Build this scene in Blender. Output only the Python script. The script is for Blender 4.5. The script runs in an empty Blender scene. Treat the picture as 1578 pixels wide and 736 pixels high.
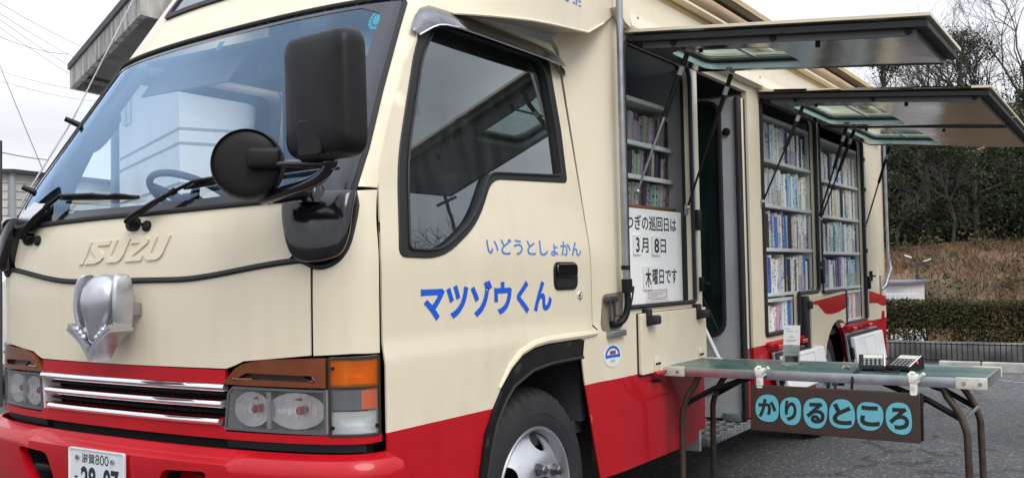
import bpy, bmesh, math, random
from mathutils import Vector, Matrix
from mathutils.geometry import delaunay_2d_cdt
random.seed(7)
R_ = math.radians
S = bpy.context.scene
COL = S.collection

# ------------------------------------------------------------------ camera
CAM = Vector((-1.952, -1.818, 1.187))
YAW, PIT, ROL = .5736, .0343, -.0197
cd = bpy.data.cameras.new('camera'); cam = bpy.data.objects.new('camera', cd); COL.objects.link(cam)
F_ = Vector((math.cos(YAW)*math.cos(PIT), math.sin(YAW)*math.cos(PIT), math.sin(PIT)))
R0 = Vector((math.sin(YAW), -math.cos(YAW), 0)); U0 = R0.cross(F_)
RR = math.cos(ROL)*R0 + math.sin(ROL)*U0; UU = -math.sin(ROL)*R0 + math.cos(ROL)*U0
cam.matrix_world = Matrix(((RR.x, UU.x, -F_.x, CAM.x), (RR.y, UU.y, -F_.y, CAM.y), (RR.z, UU.z, -F_.z, CAM.z), (0, 0, 0, 1)))
cd.sensor_width = 36; cd.lens = 36*1488.6/1578; cd.clip_start = .05; cd.clip_end = 2000
S.camera = cam

# ------------------------------------------------------------------ sky, sun, exposure
W = bpy.data.worlds.new('World'); S.world = W; W.use_nodes = True
SUN_EL, SUN_AZ = R_(46), R_(240)          # azimuth measured from +x towards +y
nt = W.node_tree; nt.nodes.clear(); N = nt.nodes.new; L = nt.links.new
def mth(op, a, b=None, c=None, tree=None):
    t = tree or nt
    n = t.nodes.new('ShaderNodeMath'); n.operation = op
    for i, v in enumerate((a, b, c)):
        if v is None: continue
        if isinstance(v, (int, float)): n.inputs[i].default_value = v
        else: t.links.new(v, n.inputs[i])
    return n.outputs[0]
sky = N('ShaderNodeTexSky'); sky.sky_type = 'NISHITA'; sky.sun_disc = False
sky.sun_elevation = SUN_EL; sky.sun_rotation = math.pi/2 - SUN_AZ
tc = N('ShaderNodeTexCoord'); sep = N('ShaderNodeSeparateXYZ'); L(tc.outputs['Generated'], sep.inputs[0])
zz = mth('MAXIMUM', sep.outputs[2], 0.0)
lum = mth('MULTIPLY_ADD', zz, 15.8, 7.8)                      # overcast: zenith brighter than horizon
den = mth('ADD', zz, .22)
cv = N('ShaderNodeCombineXYZ')
L(mth('DIVIDE', sep.outputs[0], den), cv.inputs[0]); L(mth('DIVIDE', sep.outputs[1], den), cv.inputs[1])
no = N('ShaderNodeTexNoise'); no.inputs['Scale'].default_value = 1.5; no.inputs['Detail'].default_value = 6; no.inputs['Roughness'].default_value = .55
no.inputs['Distortion'].default_value = .4
L(cv.outputs[0], no.inputs['Vector'])
cl = N('ShaderNodeMapRange'); L(no.outputs['Fac'], cl.inputs[0])
cl.inputs[1].default_value = .3; cl.inputs[2].default_value = .7; cl.inputs[3].default_value = 0; cl.inputs[4].default_value = 1
amp = N('ShaderNodeMapRange'); L(zz, amp.inputs[0]); amp.inputs[1].default_value = .05; amp.inputs[2].default_value = .36
amp.inputs[3].default_value = .06; amp.inputs[4].default_value = .55
dim = mth('SUBTRACT', 1.0, mth('MULTIPLY', amp.outputs[0], mth('SUBTRACT', 1.0, cl.outputs[0])))
ccol = N('ShaderNodeMixRGB'); L(zz, ccol.inputs[0]); ccol.inputs[1].default_value = (.985, .99, 1.03, 1); ccol.inputs[2].default_value = (.93, .99, 1.1, 1)
vm = N('ShaderNodeVectorMath'); vm.operation = 'SCALE'; L(ccol.outputs[0], vm.inputs[0]); L(mth('MULTIPLY', lum, dim), vm.inputs['Scale'])
mx = N('ShaderNodeMixRGB'); mx.inputs[0].default_value = .94; L(sky.outputs[0], mx.inputs[1]); L(vm.outputs[0], mx.inputs[2])
bg = N('ShaderNodeBackground'); bg.inputs['Strength'].default_value = .1; L(mx.outputs[0], bg.inputs['Color'])
wo = N('ShaderNodeOutputWorld'); L(bg.outputs[0], wo.inputs[0])
sd = bpy.data.lights.new('sun', 'SUN'); sd.energy = 1.7; sd.angle = R_(30); sd.color = (1, .97, .92)
so = bpy.data.objects.new('sun', sd); COL.objects.link(so)
sdir = Vector((math.cos(SUN_AZ)*math.cos(SUN_EL), math.sin(SUN_AZ)*math.cos(SUN_EL), math.sin(SUN_EL)))
so.rotation_euler = sdir.to_track_quat('Z', 'Y').to_euler(); so.location = (-4, -4, 8)
S.view_settings.view_transform = 'Standard'; S.view_settings.look = 'None'
S.view_settings.exposure = 0.2; S.view_settings.gamma = 1
S.render.engine = 'CYCLES'
S.cycles.max_bounces = 10; S.cycles.transparent_max_bounces = 24; S.cycles.glossy_bounces = 5; S.cycles.diffuse_bounces = 4

# ------------------------------------------------------------------ materials
MATS = {}
def mat(name, col=(.5, .5, .5), rough=.5, metal=0., coat=0., spec=.5, noise=None, bump=None, emit=None, coatr=.06, stretch=(1, 1, 1)):
    if name in MATS: return MATS[name]
    m = bpy.data.materials.new(name); m.use_nodes = True; t = m.node_tree
    b = t.nodes['Principled BSDF']
    b.inputs['Base Color'].default_value = (*col, 1); b.inputs['Roughness'].default_value = rough
    b.inputs['Metallic'].default_value = metal; b.inputs['Coat Weight'].default_value = coat; b.inputs['Coat Roughness'].default_value = coatr
    b.inputs['Specular IOR Level'].default_value = spec
    def coord(sc, det=5):
        c = t.nodes.new('ShaderNodeTexCoord'); mp = t.nodes.new('ShaderNodeMapping'); mp.inputs['Scale'].default_value = stretch
        t.links.new(c.outputs['Object'], mp.inputs[0])
        n = t.nodes.new('ShaderNodeTexNoise'); n.inputs['Scale'].default_value = sc; n.inputs['Detail'].default_value = det
        t.links.new(mp.outputs[0], n.inputs['Vector']); return n
    if noise:
        sc, amt = noise[0], noise[1]; n = coord(sc)
        r = t.nodes.new('ShaderNodeMapRange'); r.inputs[1].default_value = .3; r.inputs[2].default_value = .7
        r.inputs[3].default_value = 1-amt; r.inputs[4].default_value = 1+amt*.6; t.links.new(n.outputs['Fac'], r.inputs[0])
        v = t.nodes.new('ShaderNodeVectorMath'); v.operation = 'SCALE'; v.inputs[0].default_value = col; t.links.new(r.outputs[0], v.inputs['Scale'])
        t.links.new(v.outputs[0], b.inputs['Base Color'])
        rr = t.nodes.new('ShaderNodeMapRange'); rr.inputs[3].default_value = max(0, rough-.08); rr.inputs[4].default_value = min(1, rough+.12)
        t.links.new(n.outputs['Fac'], rr.inputs[0]); t.links.new(rr.outputs[0], b.inputs['Roughness'])
    if bump:
        n = coord(bump[0]); bn = t.nodes.new('ShaderNodeBump'); bn.inputs['Strength'].default_value = bump[1]; bn.inputs['Distance'].default_value = bump[2]
        t.links.new(n.outputs['Fac'], bn.inputs['Height']); t.links.new(bn.outputs[0], b.inputs['Normal'])
    if emit: b.inputs['Emission Color'].default_value = (*emit[0], 1); b.inputs['Emission Strength'].default_value = emit[1]
    MATS[name] = m; return m
CREAM = (.72, .64, .485); RED = (.45, .003, .010)
def paint(name, zsplit=None, lowest=None):
    """car paint: cream above a height, red below; faint road film and rain streaks"""
    if name in MATS: return MATS[name]
    m = mat(name, CREAM, .36, 0, .32, .25)
    t = m.node_tree; b = t.nodes['Principled BSDF']
    c = t.nodes.new('ShaderNodeTexCoord'); s = t.nodes.new('ShaderNodeSeparateXYZ'); t.links.new(c.outputs['Object'], s.inputs[0])
    mix = t.nodes.new('ShaderNodeMixRGB'); mix.inputs[1].default_value = (*RED, 1); mix.inputs[2].default_value = (*CREAM, 1)
    if zsplit is None: mix.inputs[0].default_value = 1
    else: t.links.new(mth('GREATER_THAN', s.outputs[2], zsplit, tree=t), mix.inputs[0])
    mp = t.nodes.new('ShaderNodeMapping'); mp.inputs['Scale'].default_value = (14, 14, 1.1); t.links.new(c.outputs['Object'], mp.inputs[0])
    n = t.nodes.new('ShaderNodeTexNoise'); n.inputs['Scale'].default_value = 1.0; n.inputs['Detail'].default_value = 6; t.links.new(mp.outputs[0], n.inputs['Vector'])
    n2 = t.nodes.new('ShaderNodeTexNoise'); n2.inputs['Scale'].default_value = 3.5; n2.inputs['Detail'].default_value = 8; t.links.new(c.outputs['Object'], n2.inputs['Vector'])
    r = t.nodes.new('ShaderNodeMapRange'); r.inputs[1].default_value = .52; r.inputs[2].default_value = .8; r.inputs[3].default_value = 0; r.inputs[4].default_value = .28
    t.links.new(mth('MULTIPLY_ADD', n2.outputs['Fac'], .5, mth('MULTIPLY', n.outputs['Fac'], .55, tree=t), tree=t), r.inputs[0])
    d = t.nodes.new('ShaderNodeMixRGB'); d.blend_type = 'MULTIPLY'; d.inputs[2].default_value = (.66, .61, .54, 1)
    n3 = t.nodes.new('ShaderNodeTexNoise'); n3.inputs['Scale'].default_value = 11; n3.inputs['Detail'].default_value = 9; n3.inputs['Roughness'].default_value = .7; t.links.new(c.outputs['Object'], n3.inputs['Vector'])
    gz = t.nodes.new('ShaderNodeMapRange'); t.links.new(s.outputs[2], gz.inputs[0]); gz.inputs[1].default_value = .95; gz.inputs[2].default_value = .40; gz.inputs[3].default_value = 0; gz.inputs[4].default_value = .55
    gs = t.nodes.new('ShaderNodeMapRange'); t.links.new(n3.outputs['Fac'], gs.inputs[0]); gs.inputs[1].default_value = .46; gs.inputs[2].default_value = .72
    tot = mth('MINIMUM', mth('ADD', r.outputs[0], mth('MULTIPLY', gz.outputs[0], gs.outputs[0], tree=t), tree=t), .8, tree=t)
    t.links.new(tot, d.inputs[0]); t.links.new(mix.outputs[0], d.inputs[1]); t.links.new(d.outputs[0], b.inputs['Base Color'])
    rg = t.nodes.new('ShaderNodeMapRange'); rg.inputs[3].default_value = .28; rg.inputs[4].default_value = .5
    t.links.new(n2.outputs['Fac'], rg.inputs[0]); t.links.new(rg.outputs[0], b.inputs['Roughness'])
    o = t.nodes.new('ShaderNodeTexNoise'); o.inputs['Scale'].default_value = 2.2; o.inputs['Detail'].default_value = 1
    t.links.new(c.outputs['Object'], o.inputs['Vector'])
    bp = t.nodes.new('ShaderNodeBump'); bp.inputs['Strength'].default_value = .12; bp.inputs['Distance'].default_value = .02
    t.links.new(o.outputs['Fac'], bp.inputs['Height']); t.links.new(bp.outputs[0], b.inputs['Coat Normal'])
    return m
def glass(name, tint=(.8, .9, .88), k=1.7, ior=1.5, rough=0.0, gcol=(1, 1, 1), film=0.0, filmcol=(.5, .5, .5)):
    if name in MATS: return MATS[name]
    m = bpy.data.materials.new(name); m.use_nodes = True; t = m.node_tree; t.nodes.clear()
    o = t.nodes.new('ShaderNodeOutputMaterial'); tr = t.nodes.new('ShaderNodeBsdfTransparent'); gl = t.nodes.new('ShaderNodeBsdfGlossy')
    fr = t.nodes.new('ShaderNodeFresnel'); fr.inputs[0].default_value = ior; mx = t.nodes.new('ShaderNodeMixShader')
    tr.inputs[0].default_value = (*tint, 1); gl.inputs['Roughness'].default_value = rough; gl.inputs['Color'].default_value = (*gcol, 1)
    t.links.new(mth('MINIMUM', mth('MULTIPLY', fr.outputs[0], k, tree=t), 1.0, tree=t), mx.inputs[0])
    base = tr.outputs[0]
    if film:
        c = t.nodes.new('ShaderNodeTexCoord'); mp = t.nodes.new('ShaderNodeMapping'); mp.inputs['Scale'].default_value = (9, 9, 1.6)
        n = t.nodes.new('ShaderNodeTexNoise'); n.inputs['Scale'].default_value = 2; n.inputs['Detail'].default_value = 7
        t.links.new(c.outputs['Object'], mp.inputs[0]); t.links.new(mp.outputs[0], n.inputs['Vector'])
        df = t.nodes.new('ShaderNodeBsdfDiffuse'); df.inputs[0].default_value = (*filmcol, 1); m2 = t.nodes.new('ShaderNodeMixShader')
        r = t.nodes.new('ShaderNodeMapRange'); r.inputs[1].default_value = .35; r.inputs[2].default_value = .75; r.inputs[3].default_value = film*.25; r.inputs[4].default_value = film
        t.links.new(n.outputs['Fac'], r.inputs[0]); t.links.new(r.outputs[0], m2.inputs[0]); t.links.new(base, m2.inputs[1]); t.links.new(df.outputs[0], m2.inputs[2])
        base = m2.outputs[0]
    t.links.new(base, mx.inputs[1]); t.links.new(gl.outputs[0], mx.inputs[2]); t.links.new(mx.outputs[0], o.inputs[0])
    MATS[name] = m; return m
CREAM_M = paint('cream_paint'); DOOR_M = paint('cream_over_red_door', .738); BODY_M = paint('cream_over_red_body', .746)
RED_M = mat('red_paint', RED, .32, 0, .35, .25, noise=(5, .10))
BLACK_M = mat('black_plastic', (.007, .007, .0075), .45, spec=.28, noise=(9, .3), bump=(220, .12, .002))
GLOSSBLACK_M = mat('gloss_black', (.006, .006, .008), .12, 0, .4)
RUBBER_M = mat('rubber', (.010, .010, .011), .6, noise=(12, .25))
DARK_M = mat('dark_underside', (.006, .006, .006), .9)
CHROME_M = mat('chrome', (.82, .83, .85), .09, 1, noise=(6, .08))
STEEL_M = mat('grey_steel', (.36, .37, .39), .38, .85, noise=(14, .25))
ALU_M = mat('aluminium', (.44, .45, .48), .34, .9, noise=(16, .2))
STAIN_M = mat('stainless_lining', (.42, .42, .41), .16, 1, noise=(3, .2), bump=(2.6, .35, .012))
SILVER_M = mat('silver_paint', (.50, .51, .54), .3, .8, .3, noise=(20, .08))
GREY_M = mat('pale_grey_panel', (.47, .48, .49), .5, noise=(5, .1))
LGREY_M = mat('light_grey_frame', (.36, .38, .39), .45, noise=(7, .12))
WHITE_M = mat('white_paint', (.78, .78, .77), .45, noise=(6, .07))
BLUE_M = mat('blue_lettering', (.010, .10, .60), .35)
PBLUE_M = mat('pale_blue_lettering', (.05, .20, .60), .4)
INK_M = mat('black_ink', (.01, .01, .01), .5)
WS_GLASS = glass('windscreen_glass', (.90, .96, .97), 1.6, 1.52, gcol=(.60, .86, 1.20))
DOOR_GLASS = glass('door_glass', (.16, .20, .205), 2.5, 1.5, gcol=(.90, .99, 1.02), film=.05, filmcol=(.5, .55, .52))
GREEN_GLASS = glass('greenish_glass', (.78, .93, .88), .35, 1.5, film=.25, filmcol=(.7, .85, .80))
DARK_GLASS = glass('dark_green_glass', (.03, .07, .06), 1.0, 1.45, film=.30, filmcol=(.05, .12, .105))

# ------------------------------------------------------------------ object helpers
def tag(o, label=None, cat=None, group=None, kind=None):
    if label: o['label'] = label
    if cat: o['category'] = cat
    if group: o['group'] = group
    if kind: o['kind'] = kind
    return o
def empty(name, loc, label=None, cat=None, group=None, rz=0):
    o = bpy.data.objects.new(name, None); o.empty_display_size = .1; o.location = loc; o.rotation_euler = (0, 0, rz); COL.objects.link(o)
    return tag(o, label, cat, group)
def wloc(o):
    v = Vector((0, 0, 0))
    while o is not None: v += o.location; o = o.parent
    return v
class MB:
    def __init__(s): s.bm = bmesh.new()
    def add(s, vs, fs, mi=0):
        V = [s.bm.verts.new(v) for v in vs]
        for f in fs:
            try: s.bm.faces.new([V[i] for i in f]).material_index = mi
            except ValueError: pass
        return V
    def box(s, x0, x1, y0, y1, z0, z1, bev=0, seg=2, M=None, mi=0):
        b = bmesh.new(); bmesh.ops.create_cube(b, size=1)
        bmesh.ops.scale(b, vec=(x1-x0, y1-y0, z1-z0), verts=b.verts); bmesh.ops.translate(b, vec=((x0+x1)/2, (y0+y1)/2, (z0+z1)/2), verts=b.verts)
        if bev: bmesh.ops.bevel(b, geom=b.edges[:], offset=bev, segments=seg, profile=.5, affect='EDGES', clamp_overlap=True)
        s.merge(b, M, mi); return s
    def merge(s, b, M=None, mi=0):
        if M is not None: bmesh.ops.transform(b, matrix=M, verts=b.verts)
        b.verts.index_update()
        V = [s.bm.verts.new(v.co) for v in b.verts]
        for f in b.faces:
            try: s.bm.faces.new([V[v.index] for v in f.verts]).material_index = mi
            except ValueError: pass
        b.free(); return s
    def tube(s, pts, r, seg=10, cap=True, closed=False, sq=1.0, mi=0):
        pts = [Vector(p) for p in pts]; n = len(pts); rings = []; up = None
        for i, p in enumerate(pts):
            a = pts[(i-1) % n] if (closed or i > 0) else p; b = pts[(i+1) % n] if (closed or i < n-1) else p
            d = (b-a).normalized()
            if up is None: up = Vector((0, 0, 1)) if abs(d.z) < .9 else Vector((1, 0, 0))
            x = d.cross(up).normalized(); up = x.cross(d).normalized()
            rr = r[i] if isinstance(r, (list, tuple)) else r
            rings.append([s.bm.verts.new(p + x*rr*math.cos(2*math.pi*k/seg) + up*rr*sq*math.sin(2*math.pi*k/seg)) for k in range(seg)])
        for i in range(n if closed else n-1):
            A, B = rings[i], rings[(i+1) % n]
            for k in range(seg):
                s.bm.faces.new((A[k], A[(k+1) % seg], B[(k+1) % seg], B[k])).material_index = mi
        if cap and not closed:
            s.bm.faces.new(rings[0][::-1]).material_index = mi; s.bm.faces.new(rings[-1]).material_index = mi
        return s
    def lathe(s, prof, org, axis, seg=48, mod=None, closed=False):
        """prof: (distance along the axis, radius)"""
        ax = Vector(axis).normalized(); u = ax.orthogonal().normalized(); v = ax.cross(u); org = Vector(org); rings = []
        for j, (h, r) in enumerate(prof):
            if r < 1e-6: rings.append([s.bm.verts.new(org+ax*h)]); continue
            ring = []
            for k in range(seg):
                a = 2*math.pi*k/seg; r2, h2 = (mod(j, k, r, h) if mod else (r, h))
                ring.append(s.bm.verts.new(org+ax*h2+(u*math.cos(a)+v*math.sin(a))*r2))
            rings.append(ring)
        m = len(rings)
        for j in range(m if closed else m-1):
            A, B = rings[j], rings[(j+1) % m]
            for k in range(seg):
                k2 = (k+1) % seg
                if len(A) == 1 and len(B) == 1: continue
                if len(A) == 1: s.bm.faces.new((A[0], B[k2], B[k]))
                elif len(B) == 1: s.bm.faces.new((A[k], A[k2], B[0]))
                else: s.bm.faces.new((A[k], A[k2], B[k2], B[k]))
        return s
    def ball(s, c, r, sc=(1, 1, 1), seg=16, M=None):
        b = bmesh.new(); bmesh.ops.create_uvsphere(b, u_segments=seg, v_segments=max(6, seg//2), radius=r)
        bmesh.ops.scale(b, vec=sc, verts=b.verts)
        if M is not None: bmesh.ops.transform(b, matrix=M, verts=b.verts)
        bmesh.ops.translate(b, vec=c, verts=b.verts); s.merge(b); return s
    def grid(s, f, us, vs, mi=0):
        V = [[s.bm.verts.new(f(u, v)) for v in vs] for u in us]
        for i in range(len(us)-1):
            for j in range(len(vs)-1):
                try: s.bm.faces.new((V[i][j], V[i+1][j], V[i+1][j+1], V[i][j+1])).material_index = mi
                except ValueError: pass
        return s
    def loft(s, rings, cap=True):
        V = [[s.bm.verts.new(p) for p in r] for r in rings]; n = len(V[0])
        for i in range(len(V)-1):
            for k in range(n): s.bm.faces.new((V[i][k], V[i][(k+1) % n], V[i+1][(k+1) % n], V[i+1][k]))
        if cap: s.bm.faces.new(V[0][::-1]); s.bm.faces.new(V[-1])
        return s
    def prism(s, poly, f, d):
        """poly: 2D outline; f(u,v,w) -> point; w runs over d=(w0,w1)"""
        a = [s.bm.verts.new(f(u, v, d[0])) for u, v in poly]; b = [s.bm.verts.new(f(u, v, d[1])) for u, v in poly]; n = len(poly)
        s.bm.faces.new(a[::-1]); s.bm.faces.new(b)
        for k in range(n): s.bm.faces.new((a[k], a[(k+1) % n], b[(k+1) % n], b[k]))
        return s
    def build(s, name, m, parent=None, sharp=38, fix=True, bev=0, sub=0):
        bm = s.bm
        if fix: bmesh.ops.recalc_face_normals(bm, faces=bm.faces[:])
        off = wloc(parent) if parent is not None else Vector((0, 0, 0))
        if off.length > 0: bmesh.ops.translate(bm, vec=-off, verts=bm.verts)
        for f in bm.faces: f.smooth = True
        for e in bm.edges:
            if len(e.link_faces) == 2 and e.calc_face_angle(0) > R_(sharp): e.smooth = False
        me = bpy.data.meshes.new(name); bm.to_mesh(me); bm.free()
        o = bpy.data.objects.new(name, me); COL.objects.link(o)
        for x in (m if isinstance(m, (list, tuple)) else [m]): me.materials.append(x)
        if parent is not None: o.parent = parent
        if bev:
            b = o.modifiers.new('bevel', 'BEVEL'); b.width = bev; b.segments = 2; b.limit_method = 'ANGLE'; b.angle_limit = R_(40)
        if sub:
            b = o.modifiers.new('subdivision', 'SUBSURF'); b.levels = sub; b.render_levels = sub
        return o
SPLIT = {'gap_filler', 'wheel_housing', 'corner_cap', 'emblem_bracket', 'rubber_stop', 'hinge_bolt', 'pillar_buffer', 'hatch_buffer', 'sill_hinge', 'rim_rivet', 'bulb', 'screw', 'antenna_clip', 'plate_bolt', 'siding_groove', 'gutter_screw', 'wheel_nut', 'doorway_lining', 'body_lining', 'cab_back_wall', 'chassis', 'body_floor', 'baluster', 'lining_seam', 'rail', 'recess_bracket', 'pole_clamp', 'grille', 'slot_lip', 'grille_slat', 'cab_gap_shade', 'tow_hook', 'arch_moulding', 'pillar'}
def split_loose(o):
    """each loose piece of a mesh becomes an object of its own"""
    bm = bmesh.new(); bm.from_mesh(o.data); seen = set(); comps = []
    for v in bm.verts:
        if v in seen: continue
        st = [v]; seen.add(v); c = []
        while st:
            x = st.pop(); c.append(x)
            for e in x.link_edges:
                y = e.other_vert(x)
                if y not in seen: seen.add(y); st.append(y)
        comps.append(set(c))
    bm.verts.index_update()
    sets = [{v.index for v in c} for c in comps]; bm.free()
    if len(sets) < 2: return
    old = o.data
    for k, s in enumerate(sets):
        b = bmesh.new(); b.from_mesh(old); b.verts.ensure_lookup_table()
        bmesh.ops.delete(b, geom=[v for v in b.verts if v.index not in s], context='VERTS')
        me = old.copy(); b.to_mesh(me); b.free()
        if k == 0: o.data = me
        else:
            q = o.copy(); q.data = me; COL.objects.link(q)
def base_origin(o, loc):
    """move a top-level mesh's origin to loc without moving its shape"""
    loc = Vector(loc); o.data.transform(Matrix.Translation(-(loc-o.location))); o.location = loc; return o

def chaikin(P, n=3, closed=False):
    P = [Vector(p) for p in P]
    for _ in range(n):
        Q = [] if closed else [P[0]]; m = len(P)
        for i in range(m if closed else m-1):
            a, b = P[i], P[(i+1) % m]; Q += [a.lerp(b, .25), a.lerp(b, .75)]
        P = Q if closed else Q+[P[-1]]
    return P
def rpoly(pts, rad, seg=5):
    out = []; n = len(pts)
    for i in range(n):
        p = Vector(pts[i]); a = Vector(pts[i-1]); b = Vector(pts[(i+1) % n]); r = rad[i] if isinstance(rad, (list, tuple)) else rad
        u = (a-p); v = (b-p); r = min(r, u.length*.45, v.length*.45)
        if r < 1e-5: out.append(tuple(p)); continue
        p0 = p+u.normalized()*r; p1 = p+v.normalized()*r
        for k in range(seg+1):
            t = k/seg; out.append(tuple(p0*(1-t)**2 + p*2*t*(1-t) + p1*t*t))
    return out
def rrect(x0, x1, z0, z1, r, seg=5): return rpoly([(x0, z0), (x1, z0), (x1, z1), (x0, z1)], r, seg)
def ellipse(cx, cz, a, b, n=24, rot=0):
    return [(cx+a*math.cos(t)*math.cos(rot)-b*math.sin(t)*math.sin(rot), cz+a*math.cos(t)*math.sin(rot)+b*math.sin(t)*math.cos(rot)) for t in [2*math.pi*k/n for k in range(n)]]
def dens(loop, res):
    out = []; n = len(loop)
    for i in range(n):
        a = Vector(loop[i]); b = Vector(loop[(i+1) % n]); k = max(1, int(math.ceil((b-a).length/res)))
        for j in range(k): out.append(a.lerp(b, j/k))
    return out
def inside(p, loop):
    x, y = p[0], p[1]; c = False; n = len(loop); j = n-1
    for i in range(n):
        xi, yi = loop[i][0], loop[i][1]; xj, yj = loop[j][0], loop[j][1]
        if (yi > y) != (yj > y) and x < (xj-xi)*(y-yi)/(yj-yi)+xi: c = not c
        j = i
    return c
def panel(name, outer, holes, surf, m, parent=None, th=.012, res=.04, off=0., sgn=1, build=True, mb=None, back=False):
    """sheet-metal panel: a 2D outline with holes laid on a curved surface and given thickness"""
    L0 = [dens(outer, res)]+[dens(h, res) for h in holes]
    co = []; ed = []
    for l in L0:
        b = len(co); co += l; ed += [(b+i, b+(i+1) % len(l)) for i in range(len(l))]
    bound = list(co)
    xs = [p.x for p in L0[0]]; ys = [p.y for p in L0[0]]
    nx = int((max(xs)-min(xs))/res)+1; ny = int((max(ys)-min(ys))/res)+1
    cell = {}
    for p in bound: cell.setdefault((int(p.x//res), int(p.y//res)), []).append(p)
    for i in range(nx):
        for j in range(ny):
            p = Vector((min(xs)+(i+.5)*res, min(ys)+(j+.5)*res))
            cx, cy = int(p.x//res), int(p.y//res)
            if any((q-p).length < .5*res for a in (-1, 0, 1) for c in (-1, 0, 1) for q in cell.get((cx+a, cy+c), ())): continue
            if inside(p, L0[0]) and not any(inside(p, h) for h in L0[1:]): co.append(p)
    v, e, f, *_ = delaunay_2d_cdt(co, ed, [], 0, 1e-7)
    F = []
    for t in f:
        c = sum((v[i] for i in t), Vector((0, 0)))/len(t)
        if inside(c, L0[0]) and not any(inside(c, h) for h in L0[1:]): F.append(t)
    h = 1e-3
    P = []; Q = []
    for q in v:
        p = Vector(surf(q.x, q.y)); du = Vector(surf(q.x+h, q.y))-Vector(surf(q.x-h, q.y)); dv = Vector(surf(q.x, q.y+h))-Vector(surf(q.x, q.y-h))
        n = du.cross(dv).normalized()*sgn
        P.append(p+n*off); Q.append(p+n*(off-th))
    mb = mb or MB()
    cnt = {}
    for t in F:
        for i in range(len(t)):
            k = (t[i], t[(i+1) % len(t)]); cnt[k] = 1
    T = [mb.bm.verts.new(p) for p in P]; used = set()
    for t in F:
        t = t if sgn > 0 else t[::-1]
        try: mb.bm.faces.new([T[i] for i in t])
        except ValueError: pass
    if th:
        B = {}
        for (a, b) in list(cnt):
            if (b, a) in cnt: continue
            for i in (a, b):
                if i not in B: B[i] = mb.bm.verts.new(Q[i])
            q = (T[b], T[a], B[a], B[b]) if sgn > 0 else (T[a], T[b], B[b], B[a])
            try: mb.bm.faces.new(q)
            except ValueError: pass
        if back:
            for t in F:
                for i in t:
                    if i not in B: B[i] = mb.bm.verts.new(Q[i])
                t = t[::-1] if sgn > 0 else t
                try: mb.bm.faces.new([B[i] for i in t])
                except ValueError: pass
    lone = [x for x in mb.bm.verts if not x.link_faces]
    for x in lone: mb.bm.verts.remove(x)
    return mb.build(name, m, parent, fix=False) if build else mb
def text2d(body, bold=0., shear=0., spacing=1.):
    cu = bpy.data.curves.new('lettering', 'FONT'); cu.body = body; cu.offset = bold; cu.shear = shear; cu.space_character = spacing; cu.resolution_u = 4
    o = bpy.data.objects.new('lettering', cu); COL.objects.link(o)
    bpy.context.view_layer.update()
    dg = bpy.context.evaluated_depsgraph_get(); me = bpy.data.meshes.new_from_object(o.evaluated_get(dg))
    vs = [(v.co.x, v.co.y) for v in me.vertices]; fs = [tuple(p.vertices) for p in me.polygons]
    bpy.data.objects.remove(o); bpy.data.curves.remove(cu); bpy.data.meshes.remove(me)
    return vs, fs
def text(name, body, f, m, parent, bold=0., shear=0., spacing=1., ref=None, mb=None, th=0.):
    """lettering whose bounding box runs over u,v in 0..1; f(u,v,w) -> point"""
    vs, fs = text2d(body, bold, shear, spacing)
    rv = text2d(body, 0, shear, spacing)[0] if ref else vs
    x0, x1 = min(v[0] for v in rv), max(v[0] for v in rv); y0, y1 = min(v[1] for v in rv), max(v[1] for v in rv)
    own = mb is None; mb = mb or MB()
    uv = [((x-x0)/(x1-x0), (y-y0)/(y1-y0)) for x, y in vs]
    A = [mb.bm.verts.new(f(u, v, th)) for u, v in uv]
    cnt = set()
    for t in fs:
        try: mb.bm.faces.new([A[i] for i in t])
        except ValueError: continue
        for i in range(len(t)): cnt.add((t[i], t[(i+1) % len(t)]))
    if th:
        B = [mb.bm.verts.new(f(u, v, 0)) for u, v in uv]
        for a, b in cnt:
            if (b, a) not in cnt:
                try: mb.bm.faces.new((A[b], A[a], B[a], B[b]))
                except ValueError: pass
        for x in [x for x in mb.bm.verts if not x.link_faces]: mb.bm.verts.remove(x)
    return mb.build(name, m, parent, fix=bool(th)) if own else mb

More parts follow.
